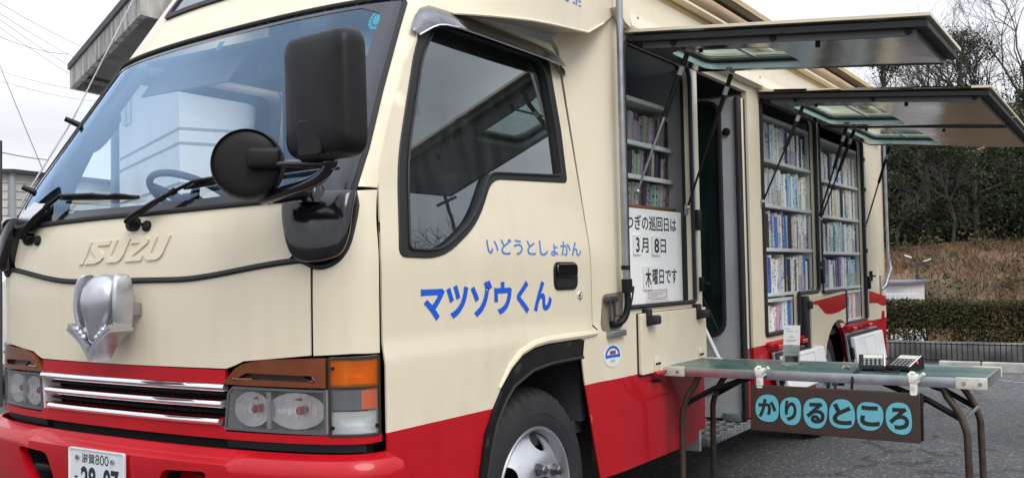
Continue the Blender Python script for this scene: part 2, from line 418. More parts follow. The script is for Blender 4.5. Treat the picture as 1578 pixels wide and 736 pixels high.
# ================================================================== ground and terrain
def smooth(a, b, x):
    t = min(1, max(0, (x-a)/(b-a))); return t*t*(3-2*t)
def hill(x, y):
    h = -.9*smooth(11.2, 14, x)+2.25*smooth(20.5, 29, x+.35*y*.3)+.16*max(0, x-30)
    h += .25*math.sin(.31*y+1)*smooth(20, 30, x)+.12*math.sin(.9*y+.4*x)*smooth(19, 24, x)
    return h
def ground_material():
    m = mat('asphalt', (.05, .05, .052), .8); t = m.node_tree; b = t.nodes['Principled BSDF']
    c = t.nodes.new('ShaderNodeTexCoord')
    n1 = t.nodes.new('ShaderNodeTexVoronoi'); n1.inputs['Scale'].default_value = 75; t.links.new(c.outputs['Object'], n1.inputs['Vector'])
    n2 = t.nodes.new('ShaderNodeTexNoise'); n2.inputs['Scale'].default_value = .9; n2.inputs['Detail'].default_value = 8; t.links.new(c.outputs['Object'], n2.inputs['Vector'])
    n3 = t.nodes.new('ShaderNodeTexNoise'); n3.inputs['Scale'].default_value = 160; n3.inputs['Detail'].default_value = 3; t.links.new(c.outputs['Object'], n3.inputs['Vector'])
    s = t.nodes.new('ShaderNodeSeparateColor'); t.links.new(n1.outputs['Color'], s.inputs[0])
    st = mth('MULTIPLY', mth('POWER', s.outputs[0], 9.0, tree=t), .15, tree=t)
    base = mth('MULTIPLY_ADD', n2.outputs['Fac'], .06, .030, tree=t)
    v = mth('ADD', mth('MULTIPLY', base, mth('MULTIPLY_ADD', n3.outputs['Fac'], 1.5, .25, tree=t), tree=t), st, tree=t)
    vw = t.nodes.new('ShaderNodeTexVoronoi'); vw.feature = 'DISTANCE_TO_EDGE'; vw.inputs['Scale'].default_value = .42
    wv = t.nodes.new('ShaderNodeVectorMath'); wv.operation = 'ADD'; wn = t.nodes.new('ShaderNodeTexNoise'); wn.inputs['Scale'].default_value = 2.2; wn.inputs['Detail'].default_value = 6
    t.links.new(c.outputs['Object'], wn.inputs['Vector']); t.links.new(c.outputs['Object'], wv.inputs[0]); t.links.new(wn.outputs['Color'], wv.inputs[1]); t.links.new(wv.outputs[0], vw.inputs['Vector'])
    ckr = t.nodes.new('ShaderNodeMapRange'); t.links.new(vw.outputs['Distance'], ckr.inputs[0]); ckr.inputs[1].default_value = .004; ckr.inputs[2].default_value = .012; ckr.inputs[3].default_value = .45; ckr.inputs[4].default_value = 1
    n4 = t.nodes.new('ShaderNodeTexNoise'); n4.inputs['Scale'].default_value = .35; n4.inputs['Detail'].default_value = 3; t.links.new(c.outputs['Object'], n4.inputs['Vector'])
    pt = t.nodes.new('ShaderNodeMapRange'); t.links.new(n4.outputs['Fac'], pt.inputs[0]); pt.inputs[1].default_value = .47; pt.inputs[2].default_value = .56; pt.inputs[3].default_value = .78; pt.inputs[4].default_value = 1.1
    v = mth('MULTIPLY', v, mth('MULTIPLY', ckr.outputs[0], pt.outputs[0], tree=t), tree=t)
    cc = t.nodes.new('ShaderNodeCombineColor')
    t.links.new(v, cc.inputs[0]); t.links.new(mth('MULTIPLY', v, 1.0, tree=t), cc.inputs[1]); t.links.new(mth('MULTIPLY', v, 1.03, tree=t), cc.inputs[2])
    t.links.new(cc.outputs[0], b.inputs['Base Color'])
    bp = t.nodes.new('ShaderNodeBump'); bp.inputs['Strength'].default_value = .5; bp.inputs['Distance'].default_value = .004
    t.links.new(n1.outputs['Distance'], bp.inputs['Height']); t.links.new(bp.outputs[0], b.inputs['Normal'])
    return m
g = MB(); g.add([(-400, -400, 0), (10.95, -400, 0), (10.95, 400, 0), (-400, 400, 0)], [(0, 1, 2, 3)])
tag(g.build('ground', ground_material(), fix=False), kind='structure')
SOIL_M = mat('dry_soil', (.13, .085, .05), .95, noise=(1.3, .5), bump=(3, .6, .08))
xs = [10.95+i*.5 for i in range(60)]+[41+i*6 for i in range(60)]; ys = [-300+i*20 for i in range(14)]+[-20+i*.8 for i in range(56)]+[26+i*20 for i in range(16)]
g = MB(); g.grid(lambda x, y: (x, y, hill(x, y)-(0.004 if x < 11 else 0)), xs, ys); tag(g.build('terrain', SOIL_M), kind='structure')

# ================================================================== the truck: surfaces
YC, NN, DD, TU, SL = .91, 2.37, .185, .156, .655
ZP = [.3, 1.15, 1.30, 1.40, 1.5, 1.95, 2.6, 3.0]; XP = [-.035, -.035, -.03, -.015, .03, .03+.45*SL, .03+1.1*SL, .03+1.5*SL]
def lin(z, A, B):
    if z <= A[0]: return B[0]
    for i in range(len(A)-1):
        if z <= A[i+1]: return B[i]+(B[i+1]-B[i])*(z-A[i])/(A[i+1]-A[i])
    return B[-1]
def xc(z): return sum(lin(z+d*.03, ZP, XP) for d in (-2, -1, 0, 1, 2))/5
def tum(z):
    d = z-1.25
    return 0 if d < -.06 else (TU*(d+.06)**2/.24 if d < .06 else TU*d)
def hw(z): return YC-tum(z)
PH = [i*math.pi/2/400 for i in range(401)]
def sup(p): return math.sin(p)**(2/NN), 1-max(0, math.cos(p))**(2/NN)
ARC = [0.]
for i in range(400):
    a, b = sup(PH[i]), sup(PH[i+1]); ARC.append(ARC[-1]+math.hypot((b[0]-a[0])*YC, (b[1]-a[1])*DD))
L1 = ARC[-1]
def phi_of(s):
    lo, hi = 0, 400
    while hi-lo > 1:
        m = (lo+hi)//2
        if ARC[m] <= s: lo = m
        else: hi = m
    return PH[lo]+(PH[hi]-PH[lo])*(s-ARC[lo])/(ARC[hi]-ARC[lo])
def front(s, z):
    g = 1 if s >= 0 else -1; a = abs(s)
    if a >= L1: return (xc(z)+DD+(a-L1), YC-g*hw(z), z)
    w, h = sup(phi_of(a)); return (xc(z)+DD*h, YC-g*w*hw(z), z)
def s_of(y, z):
    w = (YC-y)/hw(z); g = 1 if w >= 0 else -1; w = min(.99999, abs(w)); p = math.asin(w**(NN/2))
    i = min(399, int(p/(math.pi/2)*400)); return g*(ARC[i]+(ARC[i+1]-ARC[i])*(p-PH[i])/(PH[1]))
def FS(pts): return [(s_of(y, z), z) for y, z in pts]
def crease(z): return .011*(1-smooth(.952, .972, z))
def side(x, z): return (x, tum(z)-crease(z), z)
def fside(x, z): return (x, 2*YC-tum(z)+crease(z), z)
def bside(x, z): return (x, -.026, z)
def tofr(s, z, off):      # point off the front surface
    h = 1e-3; p = Vector(front(s, z)); n = (Vector(front(s+h, z))-Vector(front(s-h, z))).cross(Vector(front(s, z+h))-Vector(front(s, z-h))).normalized()
    return p+n*off
def tosd(x, z, off): return Vector(side(x, z))+Vector((0, -1, 0))*off
TRUCK = empty('mobile_library_truck', (3.3, .91, 0), 'cream and red mobile library truck with side hatches raised over shelves of books', 'truck')
T = TRUCK
def MIR(p): return (p[0], 2*YC-p[1], p[2])

# ---- near-black sheets added behind the panels, shade of the gaps put into colour
g = MB()
panel('', [(-L1-.06, .45), (L1+.06, .45), (L1+.06, 1.395), (-L1-.06, 1.395)], [], front, None, th=.0, res=.06, off=-.085, build=False, mb=g)
panel('', [(-L1-.04, .97), (L1+.04, .97), (L1+.04, 1.39), (-L1-.04, 1.39)], [], front, None, th=.0, res=.06, off=-.022, build=False, mb=g)
for sg in (1, -1):
    pl = [(sg*(L1-.16), 1.38), (sg*(L1+.055), 1.38), (sg*(L1+.055), 2.07), (sg*(L1-.165), 2.07)]
    panel('', pl if sg > 0 else pl[::-1], [], front, None, th=.0, res=.05, off=-.022, build=False, mb=g)
g.build('cab_gap_shade', DARK_M, T, fix=False)

# ---- lower front panels
ZS = 1.185
SB = .143                                                        # y of the front/corner panel seam
def seamz(s):
    a = abs(s); return 1.183+.05*smooth(.25, .80, a)
seam_pts = [(-.78+i*1.56/40) for i in range(41)]
sSB = s_of(SB, 1.1)
lo_top = [(s, seamz(s)-.008) for s in [sSB-.004-(2*sSB-.008)*i/30 for i in range(31)]]
head_in = s_of(.45, .9)
low = [(-sSB+.004, .964), (-s_of(.375, .94), .944), (-s_of(.405, .93), .932), (-s_of(.44, .92), .921), (0, .919), (s_of(.44, .92), .921), (s_of(.405, .93), .932), (s_of(.375, .94), .944), (sSB-.004, .964)]
panel('front_panel', low+lo_top, [], front, CREAM_M, T, res=.035, th=.005)
# cowl panel between the seam and the windscreen, cut out round the mirror brackets
def wsb(s): return 1.398+.026*math.copysign(abs(s)**1.5, s)
def trimx(z): return lin(z, [1.19, 1.225, 1.25, 1.32, 1.432], [.26, .20, .178, .172, .172])
mk = [(.700, 1.226), (.716, 1.25), (.722, 1.31), (.700, 1.413)]
cw = [(s, seamz(s)+.010) for s in [-.70+i*1.40/36 for i in range(37)]]+[(.714, 1.25), (.712, 1.31), (.690, 1.410)]
cw += [(s, wsb(s)-.012) for s in [.68-i*1.36/30 for i in range(31)]]+[(-.690, 1.374), (-.712, 1.31), (-.714, 1.25)]
panel('cowl_panel', cw, [], front, CREAM_M, T, res=.035, th=.005)
# corner panels and windscreen pillars
sA = s_of(.058, 1.43)
for sg in (1, -1):
    def q(pts): return [(sg*a, b) for a, b in pts] if sg > 0 else [(sg*a, b) for a, b in pts][::-1]
    panel('corner_panel', q([(sSB+.004, .963), (sSB+.12, .968), (L1+.007, .966), (L1+.007, 1.25), (L1+.003, 1.434), (sA+.008, 1.429), (.918, 1.385), (.905, 1.325), (.885, 1.260), (.848, 1.222), (.79, 1.206), (sSB+.004, 1.206)]), [], front, CREAM_M, T, res=.03, th=.005)
    zt = 2.075
    panel('windscreen_pillar', q([(sA+.008, 1.442), (L1+.003, 1.440), (L1+.006, 1.6), (L1+.006, zt), (.862, zt), (.872, 1.989), (.888, 1.751), (.905, 1.56)]), [], front, CREAM_M, T, res=.03, th=.005)
# black rubber seam trim, rising round the mirror brackets
g = MB()
hook = [(.74, seamz(.74)+.002), (.79, 1.207), (.845, 1.222), (.880, 1.262), (.900, 1.325), (.912, 1.385), (sA, 1.434)]
hk = chaikin([(.70, seamz(.70))]+hook, 3)
pts = [tofr(-q.x, q.y, .001) for q in hk[::-1]]+[tofr(s, seamz(s), .001) for s in [-.66+i*1.32/44 for i in range(45)]]+[tofr(q.x, q.y, .001) for q in hk]
g.tube(pts, .0078, 8); g.build('seam_trim', RUBBER_M, T)
# raised maker's lettering
def emb(u, v, w):
    s = s_of(1.128-u*.425, 1.28); s0 = s_of(1.128, 1.28); s1 = s_of(.70, 1.28); s = s0+(s1-s0)*u
    return tofr(s, 1.240+.008*u+v*.072, w)
g = MB()
def gl(polys, u0, u1):
    for p in polys:
        pp = []
        for u, v in p: pp.append((u0+(u1-u0)*u+.10*(v-.0)-.03, v))
        g.prism(pp, lambda a, b, w: emb(a, b, w), (-.002, .0055))
gl([[(.0, 0), (1, 0), (1, 1), (.0, 1)]], .0, .055)
gl([[(0, 0), (.62, 0), (.86, .10), (.95, .24), (.86, .42), (.36, .80), (1, .80), (1, 1), (.16, 1), (.02, .90), (.0, .72), (.12, .58), (.62, .22), (0, .22)]], .075, .30)
gl([[(0, 1), (0, .3), (.08, .1), (.25, 0), (.78, 0), (.93, .1), (1, .3), (1, 1), (.74, 1), (.74, .3), (.68, .2), (.33, .2), (.26, .3), (.26, 1)]], .325, .53)
gl([[(1, 0), (.12, 0), (.02, .10), (.05, .28), (.62, .78), (0, .78), (0, 1), (.82, 1), (.97, .9), (.97, .74), (.40, .22), (1, .22)]], .56, .765)
gl([[(0, 1), (0, .3), (.08, .1), (.25, 0), (.78, 0), (.93, .1), (1, .3), (1, 1), (.74, 1), (.74, .3), (.68, .2), (.33, .2), (.26, .3), (.26, 1)]], .795, .985)
g.build('raised_lettering', CREAM_M, T)

# ---- windscreen
def wst(s): return 2.072+.030*s
sB = [(sA, 1.436), (.905, 1.56), (.888, 1.751), (.872, 1.989), (.868, wst(.868)-.02)]
outer = [(s, wsb(s)) for s in [-.86+i*1.72/30 for i in range(31)]]+sB+[(s, wst(s)) for s in [.85-i*1.7/30 for i in range(31)]]+[(-a, b-.05*0) for a, b in reversed(sB)]
inn = [(s, wsb(s)+.026+.012*smooth(.3, .8, abs(s))) for s in [-.70+i*1.40/24 for i in range(25)]]
inn += rpoly([(.745, 1.462), (.795, 1.475), (.80, 1.75), (.792, 2.04), (.75, 2.055)], [0, .05, 0, .05, 0])+[(s, wst(s)-.022) for s in [.70-i*1.4/20 for i in range(21)]]
inn += [(-a, b) for a, b in reversed(rpoly([(.745, 1.448), (.795, 1.462), (.80, 1.75), (.792, 2.015), (.75, 2.028)], [0, .05, 0, .05, 0]))]
FRIT_M = mat('glazing_border', (.008, .009, .016), .12, 0, .5)
WSC = panel('windscreen', outer, [], front, WS_GLASS, T, th=0, res=.03, off=-.002)
panel('windscreen_border', outer, [inn], front, FRIT_M, WSC, th=0, res=.03, off=.0)
g = MB(); g.tube([tofr(s, wsb(s)-.004, .002) for s in [-.90+i*1.80/50 for i in range(51)]]+[tofr(a, b, .002) for a, b in sB]+[tofr(s, wst(s)+.004, .002) for s in [.85-i*1.7/40 for i in range(41)]]+[tofr(-a, b-.03, .002) for a, b in reversed(sB)], .009, 8, closed=True)
g.build('windscreen_rubber', RUBBER_M, WSC)
# inspection stickers inside the glass
TEAL_M = mat('teal_sticker', (.02, .36, .40), .4); TEALD_M = mat('dark_teal_print', (.01, .16, .20), .4)
g = MB(); cs, cz = s_of(.238, 2.025), 2.022
for k in range(16):
    a0, a1 = 2*math.pi*k/16, 2*math.pi*(k+1)/16-.07
    g.prism([(cs+.040*math.cos(a)*.8, cz+.040*math.sin(a)) for a in (a0, (a0+a1)/2, a1)]+[(cs+.027*math.cos(a)*.8, cz+.027*math.sin(a)) for a in (a1, (a0+a1)/2, a0)], lambda u, v, w: tofr(u, v, w), (-.004, -.0034))
g.prism(ellipse(cs, cz, .018, .022, 18), lambda u, v, w: tofr(u, v, w), (-.004, -.0034))
g.build('inspection_sticker', TEAL_M, WSC)
g = MB(); sq = s_of(.913, 2.02); g.prism([(sq-.016, 2.002), (sq+.016, 2.002), (sq+.016, 2.036), (sq-.016, 2.036)], lambda u, v, w: tofr(u, v, w), (-.004, -.0034))
ST = g.build('inspection_sticker', TEAL_M, WSC)
text('sticker_number', '15', lambda u, v, w: tofr(sq-.010+.02*u, 2.008+.022*v, -.0030+w), TEALD_M, ST, bold=.02)

# ---- grille, lamps, bumper
z0, z1 = .877, .917
g0, g1 = s_of(1.375, .9), s_of(.445, .9)
panel('grille_upper_panel', [(g0, z0), (g1, z0), (g1, z1), (g0, z1)], [], front, RED_M, T, res=.04)
g = MB()
for zc in (.865, .816, .764):
    a, b = (g0, g1) if zc > .84 else ((g0+.03, g1-.01) if zc > .8 else (g0+.05, g1-.02))
    ss = [a+(b-a)*i/30 for i in range(31)]
    prof = [(-.012, -.011), (.004, -.011), (.010, -.006), (.012, .0), (.008, .008), (.002, .011), (-.012, .011)]
    g.loft([[tofr(s, zc+q[1], q[0]) for q in prof] for s in ss])
GR = g.build('grille', CHROME_M, T)
g = MB()
for zc in (.842, .789):
    ss = [g0+.02+(g1-g0-.04)*i/22 for i in range(23)]
    for s in ss[1::3]: g.box(-.004, .004, -.002, .002, -.018, .018, M=Matrix.Translation(tofr(s, zc, -.040)))
    g.loft([[tofr(s, zc+q[1], q[0]) for q in ((-.034, -.003), (-.022, -.003), (-.022, .003), (-.034, .003))] for s in ss])
g.build('grille_mesh', DARK_M, GR)
g = MB()
for zc in (.8405, .790):
    for dz in (.0185, -.0185):
        ss = [g0+.015+(g1-g0-.03)*i/22 for i in range(23)]
        g.loft([[tofr(s, zc+dz+q[1], q[0]) for q in ((-.03, -.0035), (.000, -.0035), (.000, .0035), (-.03, .0035))] for s in ss])
g.build('grille_slat', RED_M, GR)
panel('lamp_lower_trim', [(-L1-.008, .716), (L1+.008, .716), (L1+.008, .740), (g1+.005, .738), (g1, .752), (g0, .752), (g0-.005, .738), (-L1-.008, .740)], [], front, RED_M, T, res=.045, off=.003, th=.03)
LENS_M = glass('lamp_lens', (.96, .97, .97), 1.3, 1.5, film=.06, filmcol=(.85, .85, .86))
AMBER_M = glass('amber_lens', (1.0, .34, .01), 1.0, 1.5, film=.35, filmcol=(.95, .26, .01)); DAMBER_M = mat('brown_marker_lens', (.17, .040, .008), .16, 0, .7, noise=(14, .25))
REFL_M = mat('lamp_reflector', (.98, .98, .98), .14, .12, bump=(60, .25, .004))
BULB_M = mat('bulb_red_cap', (.45, .08, .08), .3); ORANGE_M = mat('orange_lens', (.95, .20, .01), .22, 0, .6, bump=(90, .2, .003))
hA, hB, hC = s_of(.452, .8), s_of(.100, .8), L1+.004
for sg in (1, -1):
    def q(pts): return [(sg*a, b) for a, b in pts] if sg > 0 else [(sg*a, b) for a, b in pts][::-1]
    def tf(s, z, o): return tofr(sg*s, z, o)
    # housing rim
    hl = [(hA+.005, .744), (hB-.005, .742), (hB-.005, .866), (hA+.038, .870), (hA+.018, .85)]
    inner = [(hA+.013, .750), (hB-.011, .749), (hB-.011, .860), (hA+.041, .864), (hA+.023, .846)]
    HL = panel('headlight', q(hl), [q(inner)], front, mat('lamp_rim', (.10, .10, .105), .3), T, res=.03, off=.004, th=.006)
    big = [(a, b) for a, b in hl]; panel('lamp_wall', q(hl), [q([(sum(p[0] for p in inner)/5+(a-sum(p[0] for p in inner)/5)*1.004, .805+(b-.805)*1.01) for a, b in inner])], front, REFL_M, HL, res=.03, off=-.003, th=.062)
    panel('lens', q(inner), [], front, LENS_M, HL, th=0, res=.03, off=.001)
    panel('lamp_backing', q(inner), [], front, mat('lamp_backing_grey', (.30, .31, .32), .35), HL, th=0, res=.04, off=-.064)
    g = MB()                                                                    # two reflector bowls
    for cs, rx, rz in ((hA+.098, .066, .051), (hB-.106, .096, .052)):
        n = 20
        for j in range(5):
            r0, r1 = 1-j/5, 1-(j+1)/5
            for k in range(n):
                a0, a1 = 2*math.pi*k/n, 2*math.pi*(k+1)/n
                P = [(r0, a0), (r0, a1), (r1, a1), (r1, a0)]
                vs = [tf(cs+rx*r*math.cos(a), .805+rz*r*math.sin(a), -.012-.048*(1-r*r)) for r, a in P]
                if j < 4: g.add(vs, [(0, 1, 2, 3)])
                else: g.add(vs[:3], [(0, 1, 2)])
    g.build('reflector', REFL_M, HL)
    g = MB()
    for cs in (hA+.095, hB-.105):
        p0, p1 = tf(cs, .803, -.056), tf(cs, .803, -.030); g.tube([p0, p1], .012, 12); g.ball(p1, .0125, seg=12)
        c0 = tf(cs-.02, .836, -.045); g.box(-.003, .003, -.018, .018, -.006, .007, M=Matrix.Translation(c0))
    g.build('bulb', BULB_M, HL)
    if False: pass
    g = MB()                                                                     # fluting of the lens, divider between the bowls
    for i in range(15):
        s = hA+.05+(hB-hA-.08)*i/14
        g.tube([tf(s, .782+.006*math.sin(i*1.7), -.0008), tf(s, .835+.008*math.sin(i*2.1), -.0008)], .0016, 5)
    g.build('lens_fluting', LENS_M, HL)
    g = MB(); g.loft([[tf(hA+.165+d, z, o) for d, o in ((-.008, -.004), (.008, -.004), (.008, -.05), (-.008, -.05))] for z in (.752, .857)]); g.build('divider', mat('lamp_divider', (.55, .55, .56), .3, .5), HL)
    # brown marker lens over the headlight, with its slot
    ml = rpoly([(hA+.000, .876), (hB-.004, .873), (hB-.004, .957), (s_of(.30, .95), .950), (s_of(.375, .938), .937), (s_of(.405, .92), .922)], [.003, .002, .002, .1, .03, .02])
    slot = rpoly([(hA+.055, .893), (hB-.035, .888), (hB-.035, .906), (hA+.09, .911)], .009)
    MK = panel('marker_lens', q(ml), [q(slot)], front, DAMBER_M, T, res=.025, off=.005, th=.03)
    panel('slot', q(slot), [], front, mat('dark_brown_slot', (.03, .008, .003), .4), MK, res=.03, off=-.012, th=0)
    g = MB(); g.tube([tf(hA+.04, .893, .005), tf(hA+.07, .892, .004), tf(hA+.11, .893, .001)], .003, 6); g.tube([tf(hB-.05, .889, .005), tf(hB-.036, .896, .006), tf(hB-.045, .904, .004)], .003, 6); g.build('slot_lip', DAMBER_M, MK)
    # corner lamp: amber above, clear below with a square orange block
    fr = [(hB+.003, .736), (hC, .736), (hC, .960), (hB+.003, .957)]
    w1 = rrect(hB+.009, hC-.008, .876, .951, .006); w2 = rrect(hB+.009, hC-.006, .741, .871, .006)
    CL = panel('corner_lamp', q(fr), [q(w1), q(w2)], front, mat('brown_black_frame', (.035, .020, .014), .35), T, res=.02, off=.004, th=.006)
    panel('lamp_wall', q(fr), [q(rrect(hB+.0088, hC-.0078, .8758, .9512, .006)), q(rrect(hB+.0088, hC-.0058, .7408, .8712, .006))], front, REFL_M, CL, res=.02, off=-.003, th=.04)
    panel('amber_lens', q(w1), [], front, AMBER_M, CL, th=0, res=.02, off=.003)
    panel('clear_lens', q(w2), [], front, LENS_M, CL, th=0, res=.02, off=.003)
    g = MB()
    def bowl(s0, s1, za, zb, d):
        n = 10
        def f(u, v): return tf(s0+(s1-s0)*u, za+(zb-za)*v, -.003-d*(1-(2*u-1)**4)*(1-(2*v-1)**4))
        g.grid(f, [i/n for i in range(n+1)], [i/n for i in range(n+1)])
    bowl(hB+.012, hC-.012, .744, .806, .035); bowl(hB+.012, hC-.012, .882, .946, .03)
    g.build('reflector', REFL_M, CL)
    panel('grey_insert', q([(hB+.014, .810), (hB+.10, .810), (hB+.10, .866), (hB+.014, .866)]), [], front, mat('grey_insert', (.22, .23, .24), .4), CL, res=.03, off=-.004, th=0)
    panel('orange_block', q(rrect(hB+.095, hC-.014, .812, .866, .006)), [], front, ORANGE_M, CL, res=.02, off=.002, th=.02)
    g = MB(); g.tube([tf(hB+.016, .762, .004), tf(hB+.016, .762, .0085)], .006, 10); g.tube([tf(hC-.018, .764, .004), tf(hC-.018, .764, .0085)], .006, 10); g.tube([tf(hB+.018, .928, .004), tf(hB+.018, .928, .008)], .005, 10); g.build('screw', BLACK_M, CL)
# bumper
BP = [(.40, .0), (.44, .055), (.52, .072), (.60, .080), (.638, .082), (.644, .079), (.650, .084), (.668, .076), (.680, .062), (.688, .040), (.690, .012)]
BZ = [p[0] for p in BP]; BO = [p[1] for p in BP]
def bump(s, z):
    p = tofr(s, max(.5, z), lin(z, BZ, BO)); p.z = z; return tuple(p)
fogs = [rpoly([(s_of(1.385, .6), .636), (s_of(1.20, .6), .628), (s_of(1.165, .6), .54), (s_of(1.18, .6), .50), (s_of(1.28, .6), .50), (s_of(1.345, .6), .56)][::-1], [.03, .03, .03, .03, .03, .03])]
fogs.append([(-a, b) for a, b in fogs[0]][::-1])
BM = panel('bumper', [(-L1-.14, .405), (L1+.012, .405), (L1+.012, .690), (-L1-.14, .690)], fogs, bump, RED_M, T, res=.022, th=.03)
for fg in fogs:
    cx = sum(p[0] for p in fg)/len(fg); cz = sum(p[1] for p in fg)/len(fg)
    big = [(cx+(a-cx)*1.12, cz+(b-cz)*1.12) for a, b in fg]
    panel('fog_recess', big, [], bump, RED_M, BM, res=.03, off=-.085, th=0)
    panel('fog_recess_wall', big, [[(cx+(a-cx)*1.02, cz+(b-cz)*1.02) for a, b in fg]], bump, DARK_M, BM, res=.03, off=-.028, th=.055)
    g = MB(); g.box(-.02, .02, -.055, .05, -.012, .012, .008, M=Matrix.Translation(Vector(bump(cx+.01, cz+.012))+Vector((.03, 0, 0)))); g.build('tow_hook', BLACK_M, BM)
panel('bumper_gap', [(-L1-.02, .66), (L1+.008, .66), (L1+.008, .717), (-L1-.02, .717)], [], front, DARK_M, T, res=.05, off=-.03, th=0)
g = MB()
for a, b in ((.46, .93), (-.93, -.46)):
    ss = [a+(b-a)*i/14 for i in range(15)]
    g.loft([[tofr(s, z, o) for z, o in ((.690, -.026), (.690, -.014), (.715, -.010), (.715, -.026))] for s in ss])
g.build('gap_filler', mat('grey_black_filler', (.02, .021, .022), .5), T)
# number plate
px = bump(0, .60)[0]-.012
def plate(u, v, w): return (px-w-.006*v*0, .91+.142-u*.284, .517+v*.146)
PLM = mat('plate_white', (.66, .68, .72), .4)
g = MB(); g.prism(rrect(0, 1, 0, 1, .05), lambda u, v, w: plate(u, v, w), (-.004, .0)); PL = g.build('number_plate', PLM, BM)
g = MB(); fr = rrect(0, 1, 0, 1, .05); fi = rrect(.016, .984, .03, .97, .04)
panel('', fr, [fi], lambda u, v: plate(u, v, .003), None, th=.004, res=.2, build=False, mb=g); g.build('plate_rim', WHITE_M, PL)
PINK = mat('plate_green_black', (.012, .022, .018), .5)
g = MB()
for tx, u0, u1, v0, v1, bo in (('滋賀', .235, .475, .69, .90, .012), ('800', .485, .72, .69, .90, .0), ('あ', .10, .17, .2, .42, .03), ('28', .22, .49, .10, .62, .035), ('-', .53, .58, .34, .38, .04), ('07', .62, .90, .10, .62, .035)):
    text('', tx, lambda u, v, w, a=u0, b=u1, c=v0, d=v1: plate(a+(b-a)*u, c+(d-c)*v, .0006+w), None, None, bold=bo, mb=g)
g.build('plate_lettering', PINK, PL, fix=False)
g = MB()
for u in (.17, .80): g.tube([plate(u, .80, 0), plate(u, .80, .007)], .007, 8)
g.build('plate_bolt', STEEL_M, PL)

# ---- silver emblem: a rounded ornament leaning over an open book, bolted to the front panel
E0 = Vector((-.035, .905, .938))
g = MB()
def ev(x, y, z): return (E0.x-x, E0.y-y, E0.z+z)        # x out from the panel, y towards the camera side
# open book
N_ = 14
for sg in (1, -1):
    for th0, th1, w in ((.0, .010, 0), (.010, .023, -.006)):
        top = []; bot = []
        for i in range(N_+1):
            t = i/N_; y = sg*t*(.112+w); zz_ = .0+.092*t**.72+.005*math.sin(t*math.pi)
            top.append((y, zz_+th1)); bot.append((y, zz_+th0))
        sec = top+bot[::-1]
        g.loft([[ev(x, y, z) for y, z in sec] for x in (.042, .122)])
BK = g.build('emblem', SILVER_M, T)
g = MB()
prof = [(0, .145), (.020, .150), (.045, .140), (.08, .118), (.105, .108), (.135, .096), (.160, .082), (.185, .058), (.205, .040)]
rings = []
# head: smooth egg narrowing downwards into a short curled snout
Z = [(.268, .004, .060), (.262, .035, .063), (.248, .056, .068), (.222, .071, .072), (.190, .075, .076), (.158, .068, .080), (.128, .052, .086), (.100, .038, .092), (.078, .030, .096), (.062, .025, .097), (.052, .020, .093), (.046, .010, .086)]
rings = [[ev(xo+.95*r*math.cos(a)*.8, .004+r*math.sin(a), z) for a in [2*math.pi*k/28 for k in range(28)]] for z, r, xo in Z]
g.loft(rings); g.build('emblem_head', SILVER_M, BK, sharp=80)
for sg in (1, -1):
    g = MB(); n = 14; R1 = []
    for i in range(n+1):
        t = i/n; a = math.pi*(.02+.98*t)
        zc = .178+.090*math.cos(a); w = .042*math.sin(a)**.5+.006
        yb = sg*(.070+.020*math.sin(a)+.006)
        R1.append([ev(.060-w*.4, yb-sg*.010, zc), ev(.060+w, yb-sg*.004, zc), ev(.064+w, yb+sg*.012, zc), ev(.050-w*.6, yb+sg*.022, zc)])
    g.loft(R1); g.build('emblem_flap', SILVER_M, BK, sub=2)
    g = MB(); g.ball(ev(.080, sg*.050, .088), .026, (1, 1.0, .8))
    for k in range(3): g.ball(ev(.112, sg*(.034+.016*k), .072+.012*k), .0105, (1.1, .9, 1.2), 10)
    g.build('emblem_paw', SILVER_M, BK)
g = MB(); g.box(-.070, -.036, .805, .825, 1.075, 1.115, .004); g.box(-.070, -.036, .985, 1.005, 1.075, 1.115, .004); g.build('emblem_bracket', STEEL_M, BK)

# ================================================================== doors
SHUT = [(.171, .46), (.171, .74), (.171, 1.25), (.187, 1.37), (.206, 1.493), (.249, 1.58), (.294, 1.663), (.411, 1.856), (.479, 1.943), (.53, 2.01), (.60, 2.075)]
door_out = [(.171, .46), (.61, .46), (.622, .55), (.652, .66), (.709, .742), (.76, .80), (.818, .856), (.893, .897), (.975, .917), (1.064, .924), (1.322, .925), (1.44, .926), (1.452, .95), (1.432, .968), (1.430, 1.28), (1.418, 2.06), (1.38, 2.10), (.66, 2.10)]+SHUT[::-1][:-1]
win_o = rpoly([(.252, 1.242), (.46, 1.236), (.676, 1.352), (.80, 1.512), (1.330, 1.534), (1.346, 1.74), (1.338, 2.05), (.56, 2.05), (.463, 1.895), (.30, 1.524)], [.03, .09, .10, .06, .02, .0, .07, .03, .05, .10])
win_i = rpoly([(.296, 1.262), (.455, 1.258), (.655, 1.365), (.785, 1.530), (1.292, 1.556), (1.304, 1.74), (1.290, 2.015), (.60, 2.015), (.498, 1.89), (.345, 1.54)], [.02, .07, .09, .05, .02, .0, .08, .03, .05, .10])
